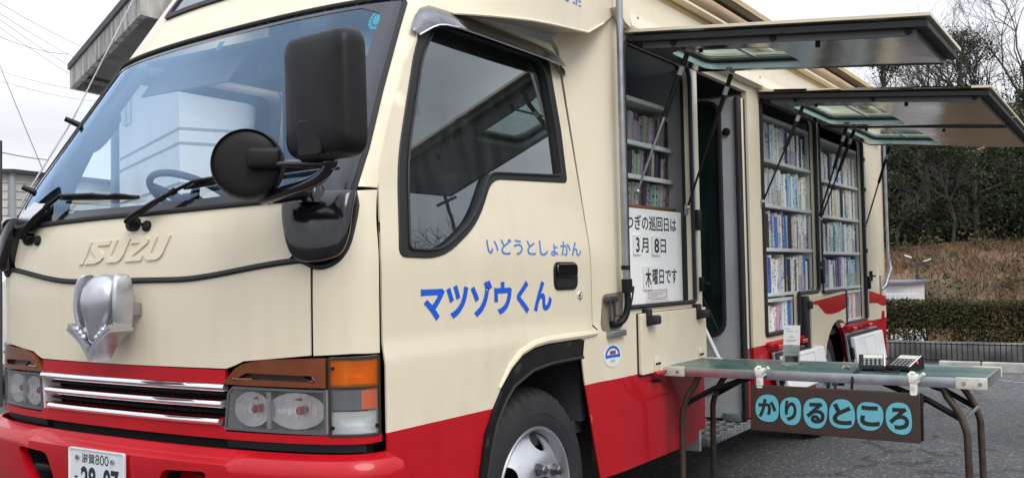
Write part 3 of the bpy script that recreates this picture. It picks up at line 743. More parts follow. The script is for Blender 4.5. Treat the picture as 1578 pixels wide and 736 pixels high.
for nm, sf, sgn, lab in (('door', side, 1, 0), ('door', fside, -1, 1)):
    D = panel(nm, door_out, [win_o], sf, DOOR_M, T, res=.032, sgn=sgn, th=.006)
    WF = panel('window_rubber', win_o, [win_i], sf, RUBBER_M, D, res=.03, sgn=sgn, off=.004, th=.02)
    g = MB(); g.tube([Vector(sf(a, b))+Vector((0, -sgn*.006, 0)) for a, b in dens(win_i, .03)], .0045, 6, closed=True); g.tube([Vector(sf(a, b))+Vector((0, -sgn*.001, 0)) for a, b in dens(win_o, .03)], .004, 6, closed=True); g.build('rubber_lip', RUBBER_M, WF)
    panel('window_glass', win_i, [], sf, DOOR_GLASS if not lab else glass('side_glass', (.92, .96, .96), 1.2), D, res=.05, sgn=sgn, off=-.012, th=0)
    if lab: continue
    g = MB()                                              # pressed moulding along the wheel arch and rear lower corner
    g.tube([side(a, b+.0)[:1]+(-.010, b) for a, b in [(.75, .80), (.812, .864), (.885, .908), (.97, .930), (1.064, .938), (1.322, .939), (1.445, .940)]], [.006, .011, .013, .014, .014, .014, .010], 8); g.build('arch_moulding', CREAM_M, D)
    # recessed pull handle and key cylinder
    g = MB(); hh = rrect(1.140, 1.318, 1.116, 1.222, .035); g.prism(hh, lambda u, v, w: tosd(u, v, w), (-.004, .006)); DH = g.build('door_handle', BLACK_M, D, bev=.004)
    g = MB(); g.prism(rrect(1.156, 1.302, 1.128, 1.165, .02), lambda u, v, w: tosd(u, v, w), (.0055, .0068)); g.build('handle_recess', DARK_M, DH)
    g = MB(); g.prism(rrect(1.152, 1.306, 1.166, 1.216, .02), lambda u, v, w: tosd(u, v, w), (.004, .014)); g.build('handle_flap', GLOSSBLACK_M, DH, bev=.004)
    g = MB(); g.lathe([(0, .017), (.004, .017), (.006, .013), (.006, .009), (.003, .008), (.003, 0)], tosd(1.337, 1.093, 0), (0, -1, 0), 20); g.build('key_cylinder', CHROME_M, D)
    # lettering
    OUT_M = mat('white_outline', (.80, .80, .78), .4)
    text('lettering', 'いどうとしょかん', lambda u, v, w: tosd(.712+.648*u, 1.247+.057*v-.004*u, .0012), PBLUE_M, D, bold=.012)
    text('lettering', 'マツゾウくん', lambda u, v, w: tosd(.348+.775*u, 1.040+.122*v, .0014), BLUE_M, D, bold=.040)
    # rain visor above the window
    g = MB(); path = [(.462, 1.972), (.492, 2.022), (.525, 2.055), (.575, 2.076), (.66, 2.086), (.80, 2.087), (1.0, 2.085), (1.2, 2.081), (1.34, 2.074), (1.41, 2.058), (1.45, 2.03), (1.468, 1.995)]
    ctr = Vector((.97, 1.70)); R1 = []
    for i, (a, b) in enumerate(path):
        p = Vector((a, b)); t = i/(len(path)-1); q0 = Vector(path[max(0, i-1)]); q1 = Vector(path[min(len(path)-1, i+1)]); d = (q1-q0).normalized(); nrm = Vector((d.y, -d.x))
        if nrm.dot(ctr-p) < 0: nrm = -nrm
        w = .030+.050*math.sin(math.pi*min(1, max(0, t)))**.5; o = .014+.044*math.sin(math.pi*t)**.6
        sec = [(0, .004), (.25, o*.55), (.62, o*.9), (1, o), (1, o-.004), (.62, o*.9-.004), (.25, o*.55-.004), (0, 0)]
        R1.append([tosd(p.x+nrm.x*w*k, p.y+nrm.y*w*k, oo) for k, oo in sec])
    g.loft(R1); VI = g.build('rain_visor', mat('smoked_chrome_visor', (.22, .22, .23), .10, 1), D, sharp=60)
    g = MB(); g.tube([tuple(r[3]) for r in R1], .0035, 6); g.build('visor_edge', CHROME_M, VI)
    # black wheel-arch flare
    fo = [(.600, .46), (.625, .56), (.655, .66), (.711, .741), (.760, .797), (.818, .853), (.893, .894), (.975, .914), (1.064, .921), (1.326, .922)]
    fi = [(1.312, .857), (1.076, .854), (.946, .841), (.823, .800), (.772, .76), (.712, .690), (.676, .61), (.652, .53), (.640, .46)]
    FL = panel('arch_flare', fo[::-1][::-1][::-1]+fi[::-1], [], side, BLACK_M, T, res=.03, off=.012, th=.05)
    g = MB(); g.tube([tosd(a, b, .012) for a, b in fi], .007, 6); g.build('flare_lip', RUBBER_M, FL)
# far-side arch
panel('arch_flare', [(.600, .46), (.655, .66), (.760, .797), (.893, .894), (1.064, .921), (1.326, .922), (1.312, .857), (1.076, .854), (.946, .841), (.823, .800), (.712, .690), (.640, .46)], [], fside, BLACK_M, T, res=.05, off=.012, th=.05, sgn=-1)

# ================================================================== cab interior
INT_M = mat('dark_trim', (.035, .036, .04), .7, noise=(8, .2)); SEAT_M = mat('seat_fabric', (.06, .065, .075), .9, noise=(30, .3)); LTRIM_M = mat('pale_headliner', (.30, .31, .32), .9)
g = MB(); g.box(.10, 1.44, .06, 1.76, .55, .60); g.box(1.38, 1.42, .03, 1.79, .60, 1.25); g.box(1.38, 1.42, .17, 1.65, 1.25, 1.42); g.box(1.38, 1.42, .17, .55, 1.42, 2.10); g.box(1.38, 1.42, 1.27, 1.65, 1.42, 2.1); g.box(1.38, 1.42, .55, 1.27, 1.85, 2.10)
g.build('cab_back_wall', INT_M, T)
g = MB(); g.box(.62, 1.44, .16, 1.66, 2.085, 2.10); g.build('headliner', LTRIM_M, T)
g = MB()
sec = [(.03, 1.36), (.10, 1.392), (.22, 1.395), (.33, 1.37), (.36, 1.25), (.34, 1.05), (.05, 1.0)]
g.loft([[(x+.10*(abs(y-YC)/.85)**2.4, y, z) for x, z in sec] for y in [.08+i*1.66/20 for i in range(21)]]); DB = g.build('dashboard', mat('grey_dashboard', (.10, .105, .115), .6, noise=(12, .15)), T)
g = MB(); g.loft([[(x, y, z) for x, z in ((.16, 1.39), (.21, 1.45), (.33, 1.44), (.35, 1.37))] for y in (1.12, 1.16, 1.50, 1.54)]); g.build('instrument_hood', INT_M, DB)
g = MB(); Msw = Matrix.Translation((.60, 1.33, 1.500)) @ Matrix.Rotation(R_(30), 4, 'Y')
rim = [Msw @ Vector((.0+.19*math.cos(a), .19*math.sin(a), 0)) for a in [2*math.pi*k/40 for k in range(40)]]
g.tube(rim, .014, 10, closed=True)
for a in (0, 2.3, -2.3): g.tube([Msw @ Vector((.05*math.cos(a), .05*math.sin(a), -.02)), Msw @ Vector((.188*math.cos(a), .188*math.sin(a), 0))], [.02, .012], 8)
b = bmesh.new(); bmesh.ops.create_uvsphere(b, u_segments=16, v_segments=8, radius=.065); bmesh.ops.scale(b, vec=(1, 1, .5), verts=b.verts); g.merge(b, Msw @ Matrix.Translation((0, 0, -.02)))
g.tube([Msw @ Vector((0, 0, -.03)), Msw @ Vector((-.02, 0, -.32))], .03, 10)
g.build('steering_wheel', mat('steering_wheel_grey', (.09, .095, .11), .5), T)
for y in (.45, 1.33):
    g = MB(); g.box(.68, 1.16, y-.25, y+.25, .92, 1.05, .05, 3); ST = g.build('seat', SEAT_M, T)
    g = MB(); g.box(-.06, .06, -.24, .24, 0, .55, .05, 3, M=Matrix.Translation((1.12, y, 1.02)) @ Matrix.Rotation(R_(10), 4, 'Y')); g.build('seat_back', SEAT_M, ST)
    g = MB(); g.box(-.045, .045, -.13, .13, 0, .18, .04, 3, M=Matrix.Translation((1.225, y, 1.60)) @ Matrix.Rotation(R_(10), 4, 'Y')); g.build('headrest', SEAT_M, ST)
g = MB(); g.tube(chaikin([(.36, 1.685, 1.70), (.395, 1.665, 1.72), (.46, 1.66, 1.80), (.49, 1.66, 1.86), (.455, 1.675, 1.90), (.41, 1.68, 1.85), (.36, 1.685, 1.75)], 2, True), .013, 8, closed=True); g.build('grab_handle', mat('pale_grab_handle', (.40, .41, .43), .5), T)
g = MB(); g.box(.50, .515, .62, .86, 1.90, 1.965, .01); g.tube([(.50, .74, 1.95), (.47, .74, 2.05)], .008, 8); g.build('interior_mirror', INT_M, T)
for y in (.50, 1.30):
    g = MB(); g.box(-.005, .005, -.26, .26, -.075, .075, .004, M=Matrix.Translation((.565, y, 1.985)) @ Matrix.Rotation(R_(38), 4, 'Y')); g.build('sun_visor', LTRIM_M, T)

# ================================================================== mirrors
g = MB(); sec = []
bk = chaikin([(.903, 1.418), (.905, 1.412), (.900, 1.36), (.893, 1.30), (.872, 1.245), (.835, 1.228), (.780, 1.222), (.735, 1.232), (.712, 1.270), (.699, 1.34), (.694, 1.405), (.696, 1.411), (.74, 1.413), (.86, 1.418)], 3, True)
cx, cz = .795, 1.33
R1 = []
for k, o in ((1.0, -.01), (1.0, .020), (.992, .030), (.972, .037), (.935, .042), (.85, .046), (.7, .049), (.4, .051)):
    R1.append([tofr(cx+(a-cx)*k, cz+(b-cz)*k, o) for a, b in bk])
g.loft(R1); MI = g.build('door_mirror', GLOSSBLACK_M, T, sharp=60)
g = MB(); pv = tofr(.79, 1.41, .035)
g.lathe([(0, .040), (.04, .036), (.05, .030), (.055, 0)], tofr(.79, 1.385, .03), (0, 0, 1), 20)
a0 = Vector((-.035, .185, 1.425)); a1 = Vector((-.145, .135, 1.405)); a2 = Vector((-.165, .02, 1.432)); a3 = Vector((-.155, -.07, 1.455)); a4 = Vector((-.13, -.105, 1.50))
def bez(P, n=24):
    out = []
    for i in range(n+1):
        t = i/n; Q = [Vector(p) for p in P]
        while len(Q) > 1: Q = [Q[j].lerp(Q[j+1], t) for j in range(len(Q)-1)]
        out.append(Q[0])
    return out
g.tube([Vector((.035, .13, 1.425)), Vector((-.03, .14, 1.420)), Vector((-.09, .17, 1.407))], .023, 12)
g.tube(bez([(-.085, .205, 1.402), (-.115, .12, 1.41), (-.125, -.02, 1.428), (-.125, -.075, 1.43), (-.125, -.092, 1.46), (-.125, -.09, 1.52)]), .0165, 12)
g.tube([(-.125, -.075, 1.475), (-.135, .03, 1.482), (-.145, .12, 1.487)], .0105, 10)
g.ball((-.125, -.086, 1.478), .021)
g.build('mirror_arm', GLOSSBLACK_M, MI)
def housing(c, pts, depth, name, lean):
    """mirror shell: an outline (y,z) domed towards the front"""
    g = MB(); R1 = []
    for k, x in ((.96, .030), (1.0, .018), (1.0, .0), (.985, -.016), (.965, -.028), (.935, -.038), (.89, -depth*.82), (.80, -depth*.92), (.6, -depth), (.3, -depth*1.04)):
        R1.append([Vector(c)+Matrix.Rotation(lean, 3, 'Z') @ Vector((x, a*k, b*k)) for a, b in pts])
    g.loft(R1); o = g.build(name, BLACK_M, MI, sharp=75)
    g = MB(); g.prism([(a*.94, b*.94) for a, b in pts], lambda u, v, w: Vector(c)+Matrix.Rotation(lean, 3, 'Z') @ Vector((w, u, v)), (.029, .0315)); g.build('mirror_glass', CHROME_M, o)
    return o
sq = rpoly([(-.127, -.160), (.120, -.160), (.127, .165), (-.120, .165)], [.05, .05, .045, .045], 7)
H1 = housing((-.150, -.098, 1.642), sq, .052, 'mirror_housing', R_(-6))
g = MB(); g.prism(rrect(-.030, .052, -.155, -.062, .012), lambda u, v, w: Vector((-.150, -.098, 1.642))+Vector((w, u, v)), (-.0525, -.030)); g.build('mirror_clamp_cover', BLACK_M, H1, bev=.004)
H2 = housing((-.150, .192, 1.491), ellipse(0, 0, .098, .098, 40), .036, 'round_mirror_housing', R_(42))
g = MB(); g.box(-.055, -.012, -.065, .025, -.030, .026, .012, 3, M=Matrix.Translation((-.150, .192, 1.491)) @ Matrix.Rotation(R_(42), 4, 'Z') @ Matrix.Translation((-.02, -.03, .012))); g.build('mirror_clamp_cover', BLACK_M, H2)
# far-side mirror
g = MB(); g.loft([[MIR(p) for p in r] for r in R1]); MF = g.build('door_mirror', GLOSSBLACK_M, T, sharp=60)
g = MB(); g.tube([(.06, 1.72, 1.40), (.03, 1.86, 1.39), (.02, 2.0, 1.42), (.02, 2.03, 1.5)], .018, 10); g.lathe([(0, .045), (.05, .04), (.06, 0)], (.065, 1.735, 1.355), (0, 0, 1), 16); g.build('mirror_arm', BLACK_M, MF)
MI = MF; housing((.03, 2.035, 1.60), sq, .052, 'mirror_housing', R_(10))
um = CAM+(Vector((.146, 1.65, 1.468))-CAM)*.955; uu = Vector((.083, 0, .079)).normalized(); vv = (Vector((.52, .85, .05)).normalized()*.93+Vector((-.55, .25, .62)).normalized()*.24); vv = (vv-uu*vv.dot(uu)).normalized(); ww = uu.cross(vv)
g = MB(); g.loft([[um+uu*(.118*k*math.cos(a))+vv*(.105*k*math.sin(a))+ww*o for a in [2*math.pi*i/36 for i in range(36)]] for k, o in ((.94, .006), (1, .004), (1, -.012), (.9, -.028), (.6, -.038), (.2, -.042))]); UMH = g.build('round_mirror_housing', BLACK_M, MF, sharp=70)
sgn_ = 1 if ww.dot(CAM-um) > 0 else -1
g = MB(); g.prism([(.106*math.cos(a), .094*math.sin(a)) for a in [2*math.pi*i/36 for i in range(36)]], lambda u, v, w: um+uu*u+vv*v+ww*w, (.0062, .0075)); g.build('mirror_glass', CHROME_M, MF)
g = MB(); g.tube([um-ww*.02, um-ww*.03+Vector((0, .10, -.06)), (.02, 1.86, 1.392)], .010, 8); g.build('mirror_arm', BLACK_M, MF)

# ================================================================== wipers, washer jets, antenna
def wiper(py, pz, tip, b0, b1):
    s0 = s_of(py, pz)
    g = MB(); base = tofr(s0, pz, 0)
    g.lathe([(0, .022), (.022, .020), (.030, .014), (.032, 0)], tofr(s0, pz, .0), tofr(s0, pz, .03)-tofr(s0, pz, 0), 16)
    st = s_of(*tip); mid = lambda t, o: tofr(s0+(st-s0)*t, pz+(tip[1]-pz)*t, o)
    g.tube([mid(0, .034), mid(.12, .040), mid(.45, .040), mid(.75, .036), mid(1, .030)], [.014, .015, .012, .008, .006], 8, sq=.7)
    g.tube([mid(.70, .036), mid(.76, .036)], .011, 8)
    WP = g.build('wiper', BLACK_M, T)
    sa, sb = s_of(*b0), s_of(*b1); bl = lambda t, o, dz=0: tofr(sa+(sb-sa)*t, b0[1]+(b1[1]-b0[1])*t+dz, o)
    g = MB(); g.tube([mid(1, .030), bl(.5, .026, .004)], .006, 8)
    ts = [i/12 for i in range(13)]
    g.tube([bl(t, .012) for t in ts], [.004]+[.0055]*11+[.004], 6, sq=1.6)
    for c, w in ((.5, .28), (.22, .16), (.78, .16)):
        g.tube([bl(c-w, .014, 0), bl(c-w*.6, .022, .002), bl(c, .027, .003), bl(c+w*.6, .022, .002), bl(c+w, .014, 0)], .0052, 6)
    g.build('wiper_blade', BLACK_M, WP)
    g = MB()
    sj = s0+.058; g.lathe([(0, .018), (.008, .018), (.013, .012), (.014, 0)], tofr(sj, pz-.008, 0), tofr(sj, pz-.008, .03)-tofr(sj, pz-.008, 0), 14)
    g.tube([tofr(sj-.012, pz-.004, .010), tofr(s0+.02, pz, .016)], .005, 6); g.tube(bez([tofr(s0-.02, pz+.008, .02), tofr(s0-.035, pz-.01, .02), tofr(s0-.02, pz-.025, .012), tofr(s0, pz-.02, .006)], 8), .0035, 6)
    g.build('washer_jet', BLACK_M, WP)
wiper(.853, 1.362, (.60, 1.470), (.655, 1.462), (.12, 1.505))
wiper(1.482, 1.338, (1.30, 1.468), (1.335, 1.470), (.862, 1.446))
g = MB(); ap = [(.117, 1.75, 1.47), (.155, 1.75, 1.538), (.332, 1.75, 1.823), (.619, 1.75, 2.382), (.68, 1.75, 2.50)]
g.tube(ap, [.004, .004, .0035, .003, .002], 8); AN = g.build('antenna', STEEL_M, T)
g = MB()
for p in (ap[1], ap[2]):
    q = Vector(p); g.tube([q+Vector((-.02, .012, .012)), q+Vector((.03, -.02, -.015)), q+Vector((.07, -.05, -.03))], [.010, .013, .010], 8)
g.build('antenna_clip', BLACK_M, AN)

# ================================================================== wheels
TYRE_M = mat('tyre_rubber', (.020, .020, .021), .72, noise=(9, .35), bump=(60, .15, .003)); RIM_M = mat('silver_wheel', (.52, .53, .55), .36, .75, noise=(10, .18))
def wheel(cx, cy, out, name='wheel'):
    """out=-1: outer face towards -y"""
    A = (0, out, 0); O = (cx, cy, .385)
    prof = [(-.16, .245), (-.175, .27), (-.18, .31), (-.165, .352), (-.145, .372), (-.12, .382), (-.06, .385), (-.022, .380), (.0, .368), (.014, .350), (.022, .320), (.024, .290), (.0225, .288), (.022, .262), (.014, .243), (.0, .238)]
    def md(j, k, r, h):
        if j in (7, 8) and k % 4 < 2: return r-.007, h-.004
        if j in (5,) and k % 4 < 2: return r-.007, h
        return r, h
    g = MB(); g.lathe(prof, O, A, 176, md); TY = g.build('wheel', TYRE_M, T, sharp=32)
    g = MB(); g.lathe([(-.0, .236), (.014, .243), (.020, .240), (.018, .232), (-.01, .222), (-.05, .212), (-.10, .206)], O, A, 64); RM = g.build('rim', RIM_M, TY)
    def hgt(r): return lin(r, [0, .085, .128, .146, .18, .21, .226], [.048, .048, .046, .038, .014, -.010, -.024])
    def disc(u, v): r = math.hypot(u, v); return (cx+u, cy+out*hgt(r), .385+v)
    hol = [ellipse(.187*math.cos(a), .187*math.sin(a), .031, .042, 18, a) for a in [R_(81+72*k) for k in range(5)]]
    panel('disc', ellipse(0, 0, .226, .226, 72), hol+[ellipse(0, 0, .068, .068, 28)], disc, RIM_M, RM, res=.018, th=.008, sgn=-out)
    g = MB()
    for k in range(6):
        a = R_(50+60*k); c = Vector((cx+.106*math.cos(a), cy+out*.047, .385+.106*math.sin(a)))
        g.lathe([(0, .024), (.006, .024), (.007, .0195), (.030, .0190), (.033, .015), (.033, .011), (.041, .0105), (.041, 0)], c, A, 6)
    g.build('wheel_nut', mat('dull_nut_steel', (.22, .22, .23), .4, .9, noise=(30, .3)), RM, sharp=20)
    g = MB(); g.lathe([(-.05, .205), (-.05, .07), (.0, .066), (.03, .062), (.034, .05), (.03, 0)], O, A, 32); g.build('hub', DARK_M, RM)
    return TY
XF, XR = 1.034, 4.90
wheel(XF, .045, -1); wheel(XF, 2*YC-.045, 1); wheel(XR, .06, -1); wheel(XR, 2*YC-.06, 1)
g = MB()
for x0, x1 in ((.60, 1.46), (4.40, 5.40)):
    for y0, y1 in ((.03, .55), (1.27, 1.79)):
        z1_ = .93 if x0 < 1 else .90
        g.add([(x0, y0, .3), (x1, y0, .3), (x1, y1, .3), (x0, y1, .3), (x0, y0, z1_), (x1, y0, z1_), (x1, y1, z1_), (x0, y1, z1_)], [(4, 5, 6, 7), (0, 3, 7, 4), (1, 2, 6, 5), (2, 3, 7, 6) if y0 < 1 else (0, 1, 5, 4)])
g.build('wheel_housing', DARK_M, T)
g = MB(); g.box(.2, 6.5, .45, .60, .42, .60); g.box(.2, 6.5, 1.22, 1.37, .42, .60); g.box(XF-.05, XF+.05, .2, 1.62, .33, .43); g.box(XR-.08, XR+.08, .2, 1.62, .30, .46); g.box(2.0, 3.0, .6, 1.2, .40, .6); g.build('chassis', DARK_M, T)

# ================================================================== body of the truck
XE = 6.62
ARX, ARZ, ARR = 4.90, .385, .44
arch = [(ARX-ARR*math.cos(a), ARZ+ARR*math.sin(a)) for a in [math.pi*i/18 for i in range(19)]]
out = [(1.66, .365), (2.40, .365), (2.425, .385), (2.445, .412), (2.525, .412), (2.525, 2.165), (3.255, 2.165), (3.255, .36)]+[(ARX-ARR, .36)]+arch[1:-1]+[(ARX+ARR, .36)]+[(6.0, .40), (6.25, .46), (6.50, .58), (6.615, .715), (XE, .76), (XE, 2.2), (1.66, 2.2)]
W1 = rpoly([(1.704, 1.03), (2.425, 1.03), (2.425, 2.165), (1.704, 2.165)], [.02, .02, .09, .09])
B1 = rpoly([(3.47, .80), (4.12, .80), (4.12, 1.02), (4.58, 1.02), (4.58, 2.16), (3.47, 2.16)], [.02, .05, .02, .05, .06, .06])
B2 = rpoly([(4.66, 1.01), (5.26, 1.01), (5.26, .765), (5.90, .765), (5.90, 2.16), (4.66, 2.16)], [.03, .02, .02, .03, .06, .06])
SIDE = panel('body_side', out, [W1, B1, B2], bside, BODY_M, T, res=.05, th=.03)
def col(x, z):
    k = smooth(1.42, 1.66, x); return (x, (tum(z)-crease(z))*(1-k)-.026*k, z)
panel('body_side', [(1.455, .365), (1.66, .365), (1.66, 2.265), (1.58, 2.235), (1.40, 2.13), (1.436, 2.09), (1.437, .975), (1.458, .955), (1.455, .93), (1.326, .926), (1.322, .86), (1.348, .735)], [], col, BODY_M, T, res=.035, th=.005)
panel('body_side', [(1.45, .365), (4.46, .365)]+[(a, b) for a, b in arch]+[(6.0, .40), (6.25, .46), (6.615, .715), (XE, 2.6), (1.45, 2.6)], [], lambda x, z: (x, 2*YC+.026, z), BODY_M, T, res=.12, th=.03, sgn=-1)
g = MB(); g.box(6.585, 6.618, -.022, 2*YC+.022, .40, 2.58, .0); g.build('body_rear', BODY_M, T)
# upper fascia, gutter, awning, roof
def run(sec, x0, x1, name, m, n=2, par=T):
    g = MB(); g.loft([[(x0+(x1-x0)*i/(n-1), y, z) for y, z in sec] for i in range(n)]); return g.build(name, m, par)
run([(-.028, 2.20), (-.026, 2.41), (.02, 2.41), (.02, 2.20)], 1.70, XE, 'body_side', CREAM_M)
run([(-.030, 2.203), (-.030, 2.286), (-.044, 2.286), (-.066, 2.245), (-.072, 2.212), (-.060, 2.203)], 1.712, 6.50, 'gutter', CREAM_M)
TAN_M = mat('tan_awning', (.40, .29, .17), .55, noise=(9, .25), stretch=(.3, 4, 4)); OCH_M = mat('ochre_trim', (.56, .42, .22), .5, noise=(6, .1))
run([(-.020, 2.41), (-.020, 2.452), (.02, 2.452), (.02, 2.41)], 1.70, XE, 'awning_recess', OCH_M)
AW = run([(-.028, 2.444), (-.028, 2.456), (-.075, 2.456), (-.075, 2.444)], 1.75, 6.56, 'awning', CREAM_M)
g = MB(); g.tube([(1.78, -.055, 2.496), (6.54, -.055, 2.496)], .038, 20); g.build('awning_roll', TAN_M, AW)
run([(-.015, 2.458), (-.015, 2.545), (.02, 2.545), (.02, 2.458)], 1.72, 6.58, 'awning_case', mat('dark_brown_case', (.025, .017, .010), .6), par=AW)
run([(-.095, 2.560), (-.10, 2.585), (-.09, 2.592), (.02, 2.592), (.02, 2.545), (-.085, 2.545)], 1.74, XE, 'awning_hood', mat('brown_hood', (.09, .06, .035), .5), par=AW)
run([(-.101, 2.572), (-.104, 2.600), (-.06, 2.603), (.0, 2.596), (.0, 2.5925), (-.095, 2.5925)], 1.74, XE, 'roof_edge', OCH_M)
g = MB(); g.box(1.2, XE, .0, 2*YC+.02, 2.575, 2.60); g.build('roof', CREAM_M, T)
g = MB()
for x in (1.80, 3.40): g.tube([(x, -.055, 2.262), (x, -.062, 2.264)], .006, 8)
g.build('gutter_screw', STEEL_M, T)
g = MB(); g.prism([(1.60, 2.268), (1.66, 2.215), (1.712, 2.203), (1.712, 2.285)], lambda u, v, w: (u, -.026-w, v), (.0, .04)); g.build('gutter_end', CREAM_M, T)
# high roof cap over the cab
def zb(x): return lin(x, [.56, 1.40, 1.54, 1.70], [2.052, 2.124, 2.19, 2.285])
near = [(1.70, -.026, 0), (1.62, -.026, 0), (1.54, -.026, 0), (1.47, -.026, 0), (1.40, -.026, 0), (1.30, -.026, 0), (1.20, -.026, 0), (1.10, -.024, .05), (1.0, -.016, .12), (.90, .006, .3), (.80, .035, .5), (.72, .066, .75), (.66, .095, .9)]
def capcol(v):
    P = []
    for x, y, k in near:
        z = zb(x)+(2.60-zb(x))*v; P.append((x+(xc(z)-xc(2.055))*k, y+.18*k*max(0, z-2.05)*.5, z))
    for i in range(41):
        s = L1*.985-(2*L1*.985)*i/40; b = max(2.055, wst(s)-.004) if abs(s) < .86 else 2.055
        z = b+(2.60-b)*v; P.append(front(s, z))
    for x, y, k in near[::-1]:
        z = zb(x)+(2.60-zb(x))*v; P.append((x+(xc(z)-xc(2.055))*k, 2*YC-y-.18*k*max(0, z-2.05)*.5, z))
    return P
g = MB(); cols = [capcol(v/12) for v in range(13)]; n = len(cols[0])
g.grid(lambda u, v: cols[v][u], list(range(n)), list(range(13)))
CAP = g.build('roof_cap', CREAM_M, T, sharp=50)
g = MB(); sf = [(1.70, -.026, 0), (1.54, -.026, 0), (1.40, -.026, 0), (1.20, -.026, 0), (1.0, -.016, 0), (.80, .035, 0), (.66, .095, 0), (.56, .125, 0)]
g.grid(lambda i, t: (sf[i][0], sf[i][1]+.003+(.19-sf[i][1])*t, zb(sf[i][0])+.004+.030*t), list(range(8)), [0, .3, .6, 1]); g.build('cap_soffit', CREAM_M, CAP)
g = MB(); g.tube([(x, y-.002, zb(x)+.002) for x, y, k in near[2:]], .005, 6); g.build('cap_edge', CREAM_M, CAP)
text('lettering', '図書館', lambda u, v, w: (1.060+.308*u, -.0275, 2.207+.010*u+.094*v), PBLUE_M, CAP, bold=.03)
rw = rpoly([(s_of(1.45, 2.25), 2.222), (s_of(.37, 2.25), 2.262), (s_of(.42, 2.4), 2.46), (s_of(1.40, 2.4), 2.43)], .05)
rc = Vector((sum(p[0] for p in rw)/len(rw), sum(p[1] for p in rw)/len(rw)))
ri = [tuple(rc+Vector(((p[0]-rc.x)*.945, (p[1]-rc.y)*.80))) for p in rw]
RW = panel('roof_window', rw, [ri], front, RUBBER_M, CAP, res=.04, off=.010, th=.02)
panel('pane', ri, [], front, mat('blue_grey_pane', (.05, .065, .10), .05, 0, .6), RW, res=.05, off=.003, th=0)

# flap under the noticeboard window, hinges and rubber stops
g = MB(); g.prism(rrect(1.779, 2.524, .732, 1.002, .008), lambda u, v, w: (u, -.026-w, v), (.001, .003)); g.build('flap_gap_shade', DARK_M, T)  # dark underlay, its colour standing in for the shaded gap round the flap
g = MB(); g.prism(rrect(1.786, 2.520, .740, 1.000, .010), lambda u, v, w: (u, -.026-w, v), (.003, .020)); FP = g.build('lower_flap', CREAM_M, T, bev=.003)
for x in (1.835, 2.395):
    g = MB(); g.box(x, x+.050, -.056, -.026, .945, 1.018, .006); g.box(x+.0, x+.075, -.088, -.050, .950, .990, .010); g.build('rubber_stop', RUBBER_M, FP)
for x in (1.905, 2.405):
    g = MB(); g.box(x, x+.055, -.0505, -.0465, .745, .805, .001)
    H = g.build('hinge', CREAM_M, FP)
    g = MB(); g.tube([(x-.004, -.052, .735), (x+.085, -.052, .735)], .010, 10); g.build('hinge_barrel', RED_M, H)
    g = MB()
    for k in range(3):
        for z in (.778, .702): g.tube([(x+.012+.017*k, -.026, z), (x+.012+.017*k, -.057, z)], .0045, 8)
    g.build('hinge_bolt', BLACK_M, H)
g = MB(); g.box(2.487, 2.500, -.050, -.026, 1.075, 1.145, .003); g.tube([(2.494, -.05, 1.11), (2.494, -.075, 1.115)], .008, 8); g.build('latch', BLACK_M, T)
# awning pole, its bracket recess and pipe
g = MB(); g.tube([(1.606, -.068, 2.56), (1.602, -.068, 1.9), (1.604, -.068, 1.22), (1.612, -.068, 1.14)], .0145, 14); PO = g.build('awning_pole', STEEL_M, T)
g = MB(); g.tube([(1.612, -.068, 1.150), (1.616, -.068, 1.095)], .0225, 12); g.tube([(1.606, -.068, 1.205), (1.606, -.068, 1.188)], .019, 12); g.build('pole_clamp', BLACK_M, PO)
g = MB(); g.tube(bez([(1.616, -.068, 1.10), (1.622, -.068, 1.04), (1.622, -.066, .99), (1.60, -.050, .965), (1.54, -.030, .970)], 14), .014, 10); g.build('drain_elbow', BLACK_M, PO)
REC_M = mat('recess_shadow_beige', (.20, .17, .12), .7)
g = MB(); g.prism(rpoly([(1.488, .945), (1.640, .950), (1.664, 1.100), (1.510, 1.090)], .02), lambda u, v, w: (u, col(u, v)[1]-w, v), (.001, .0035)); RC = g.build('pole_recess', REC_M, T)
g = MB()
for x in (1.535, 1.575): g.tube([(x, -.030, 1.075), (x+.004, -.030, .985)], .005, 8)
g.box(1.505, 1.60, -.036, -.020, 1.060, 1.082, .004); g.build('recess_bracket', mat('dark_ring_steel', (.10, .10, .105), .4, .7), RC)
g = MB(); g.tube([(1.585+.030*math.cos(a), -.042, .978+.024*math.sin(a)) for a in [2*math.pi*k/20 for k in range(20)]], .0045, 8, closed=True); g.tube(bez([(1.62, -.05, .985), (1.64, -.06, 1.0), (1.65, -.075, 1.06), (1.64, -.085, 1.12)], 10), .004, 6); g.build('pull_ring', mat('dark_ring_steel', (.10, .10, .105), .4, .7), RC)
g = MB(); g.box(1.520, 1.648, -.046, -.018, .918, .944, .003); g.build('recess_plate', STEEL_M, RC)
# oval inspection decal
g = MB(); dc = (1.563, .842)
def dec(u, v, w): return (dc[0]+u, col(dc[0]+u, dc[1]+v)[1]-.001-w, dc[1]+v)
g.prism(ellipse(0, 0, .068, .046, 30), dec, (0, .0008)); DC = g.build('round_decal', mat('decal_white', (.72, .72, .68), .4), T)
g = MB(); n = 18
arc = [R_(195-210*i/n) for i in range(n+1)]
for i in range(n):
    g.prism([(.056*math.cos(a), .040*math.sin(a)) for a in (arc[i], arc[i+1])]+[(.044*math.cos(a), .030*math.sin(a)) for a in (arc[i+1], arc[i])], dec, (.0008, .0013))
g.prism([(-.05, -.008), (.05, -.008), (.05, .004), (-.05, .004)], dec, (.0008, .0013)); g.build('decal_ring', BLUE_M, DC)
g = MB(); g.prism(rrect(-.022, .022, .006, .020, .004), dec, (.0008, .0014)); g.build('decal_vehicle', mat('brown_print', (.25, .06, .04), .5), DC)
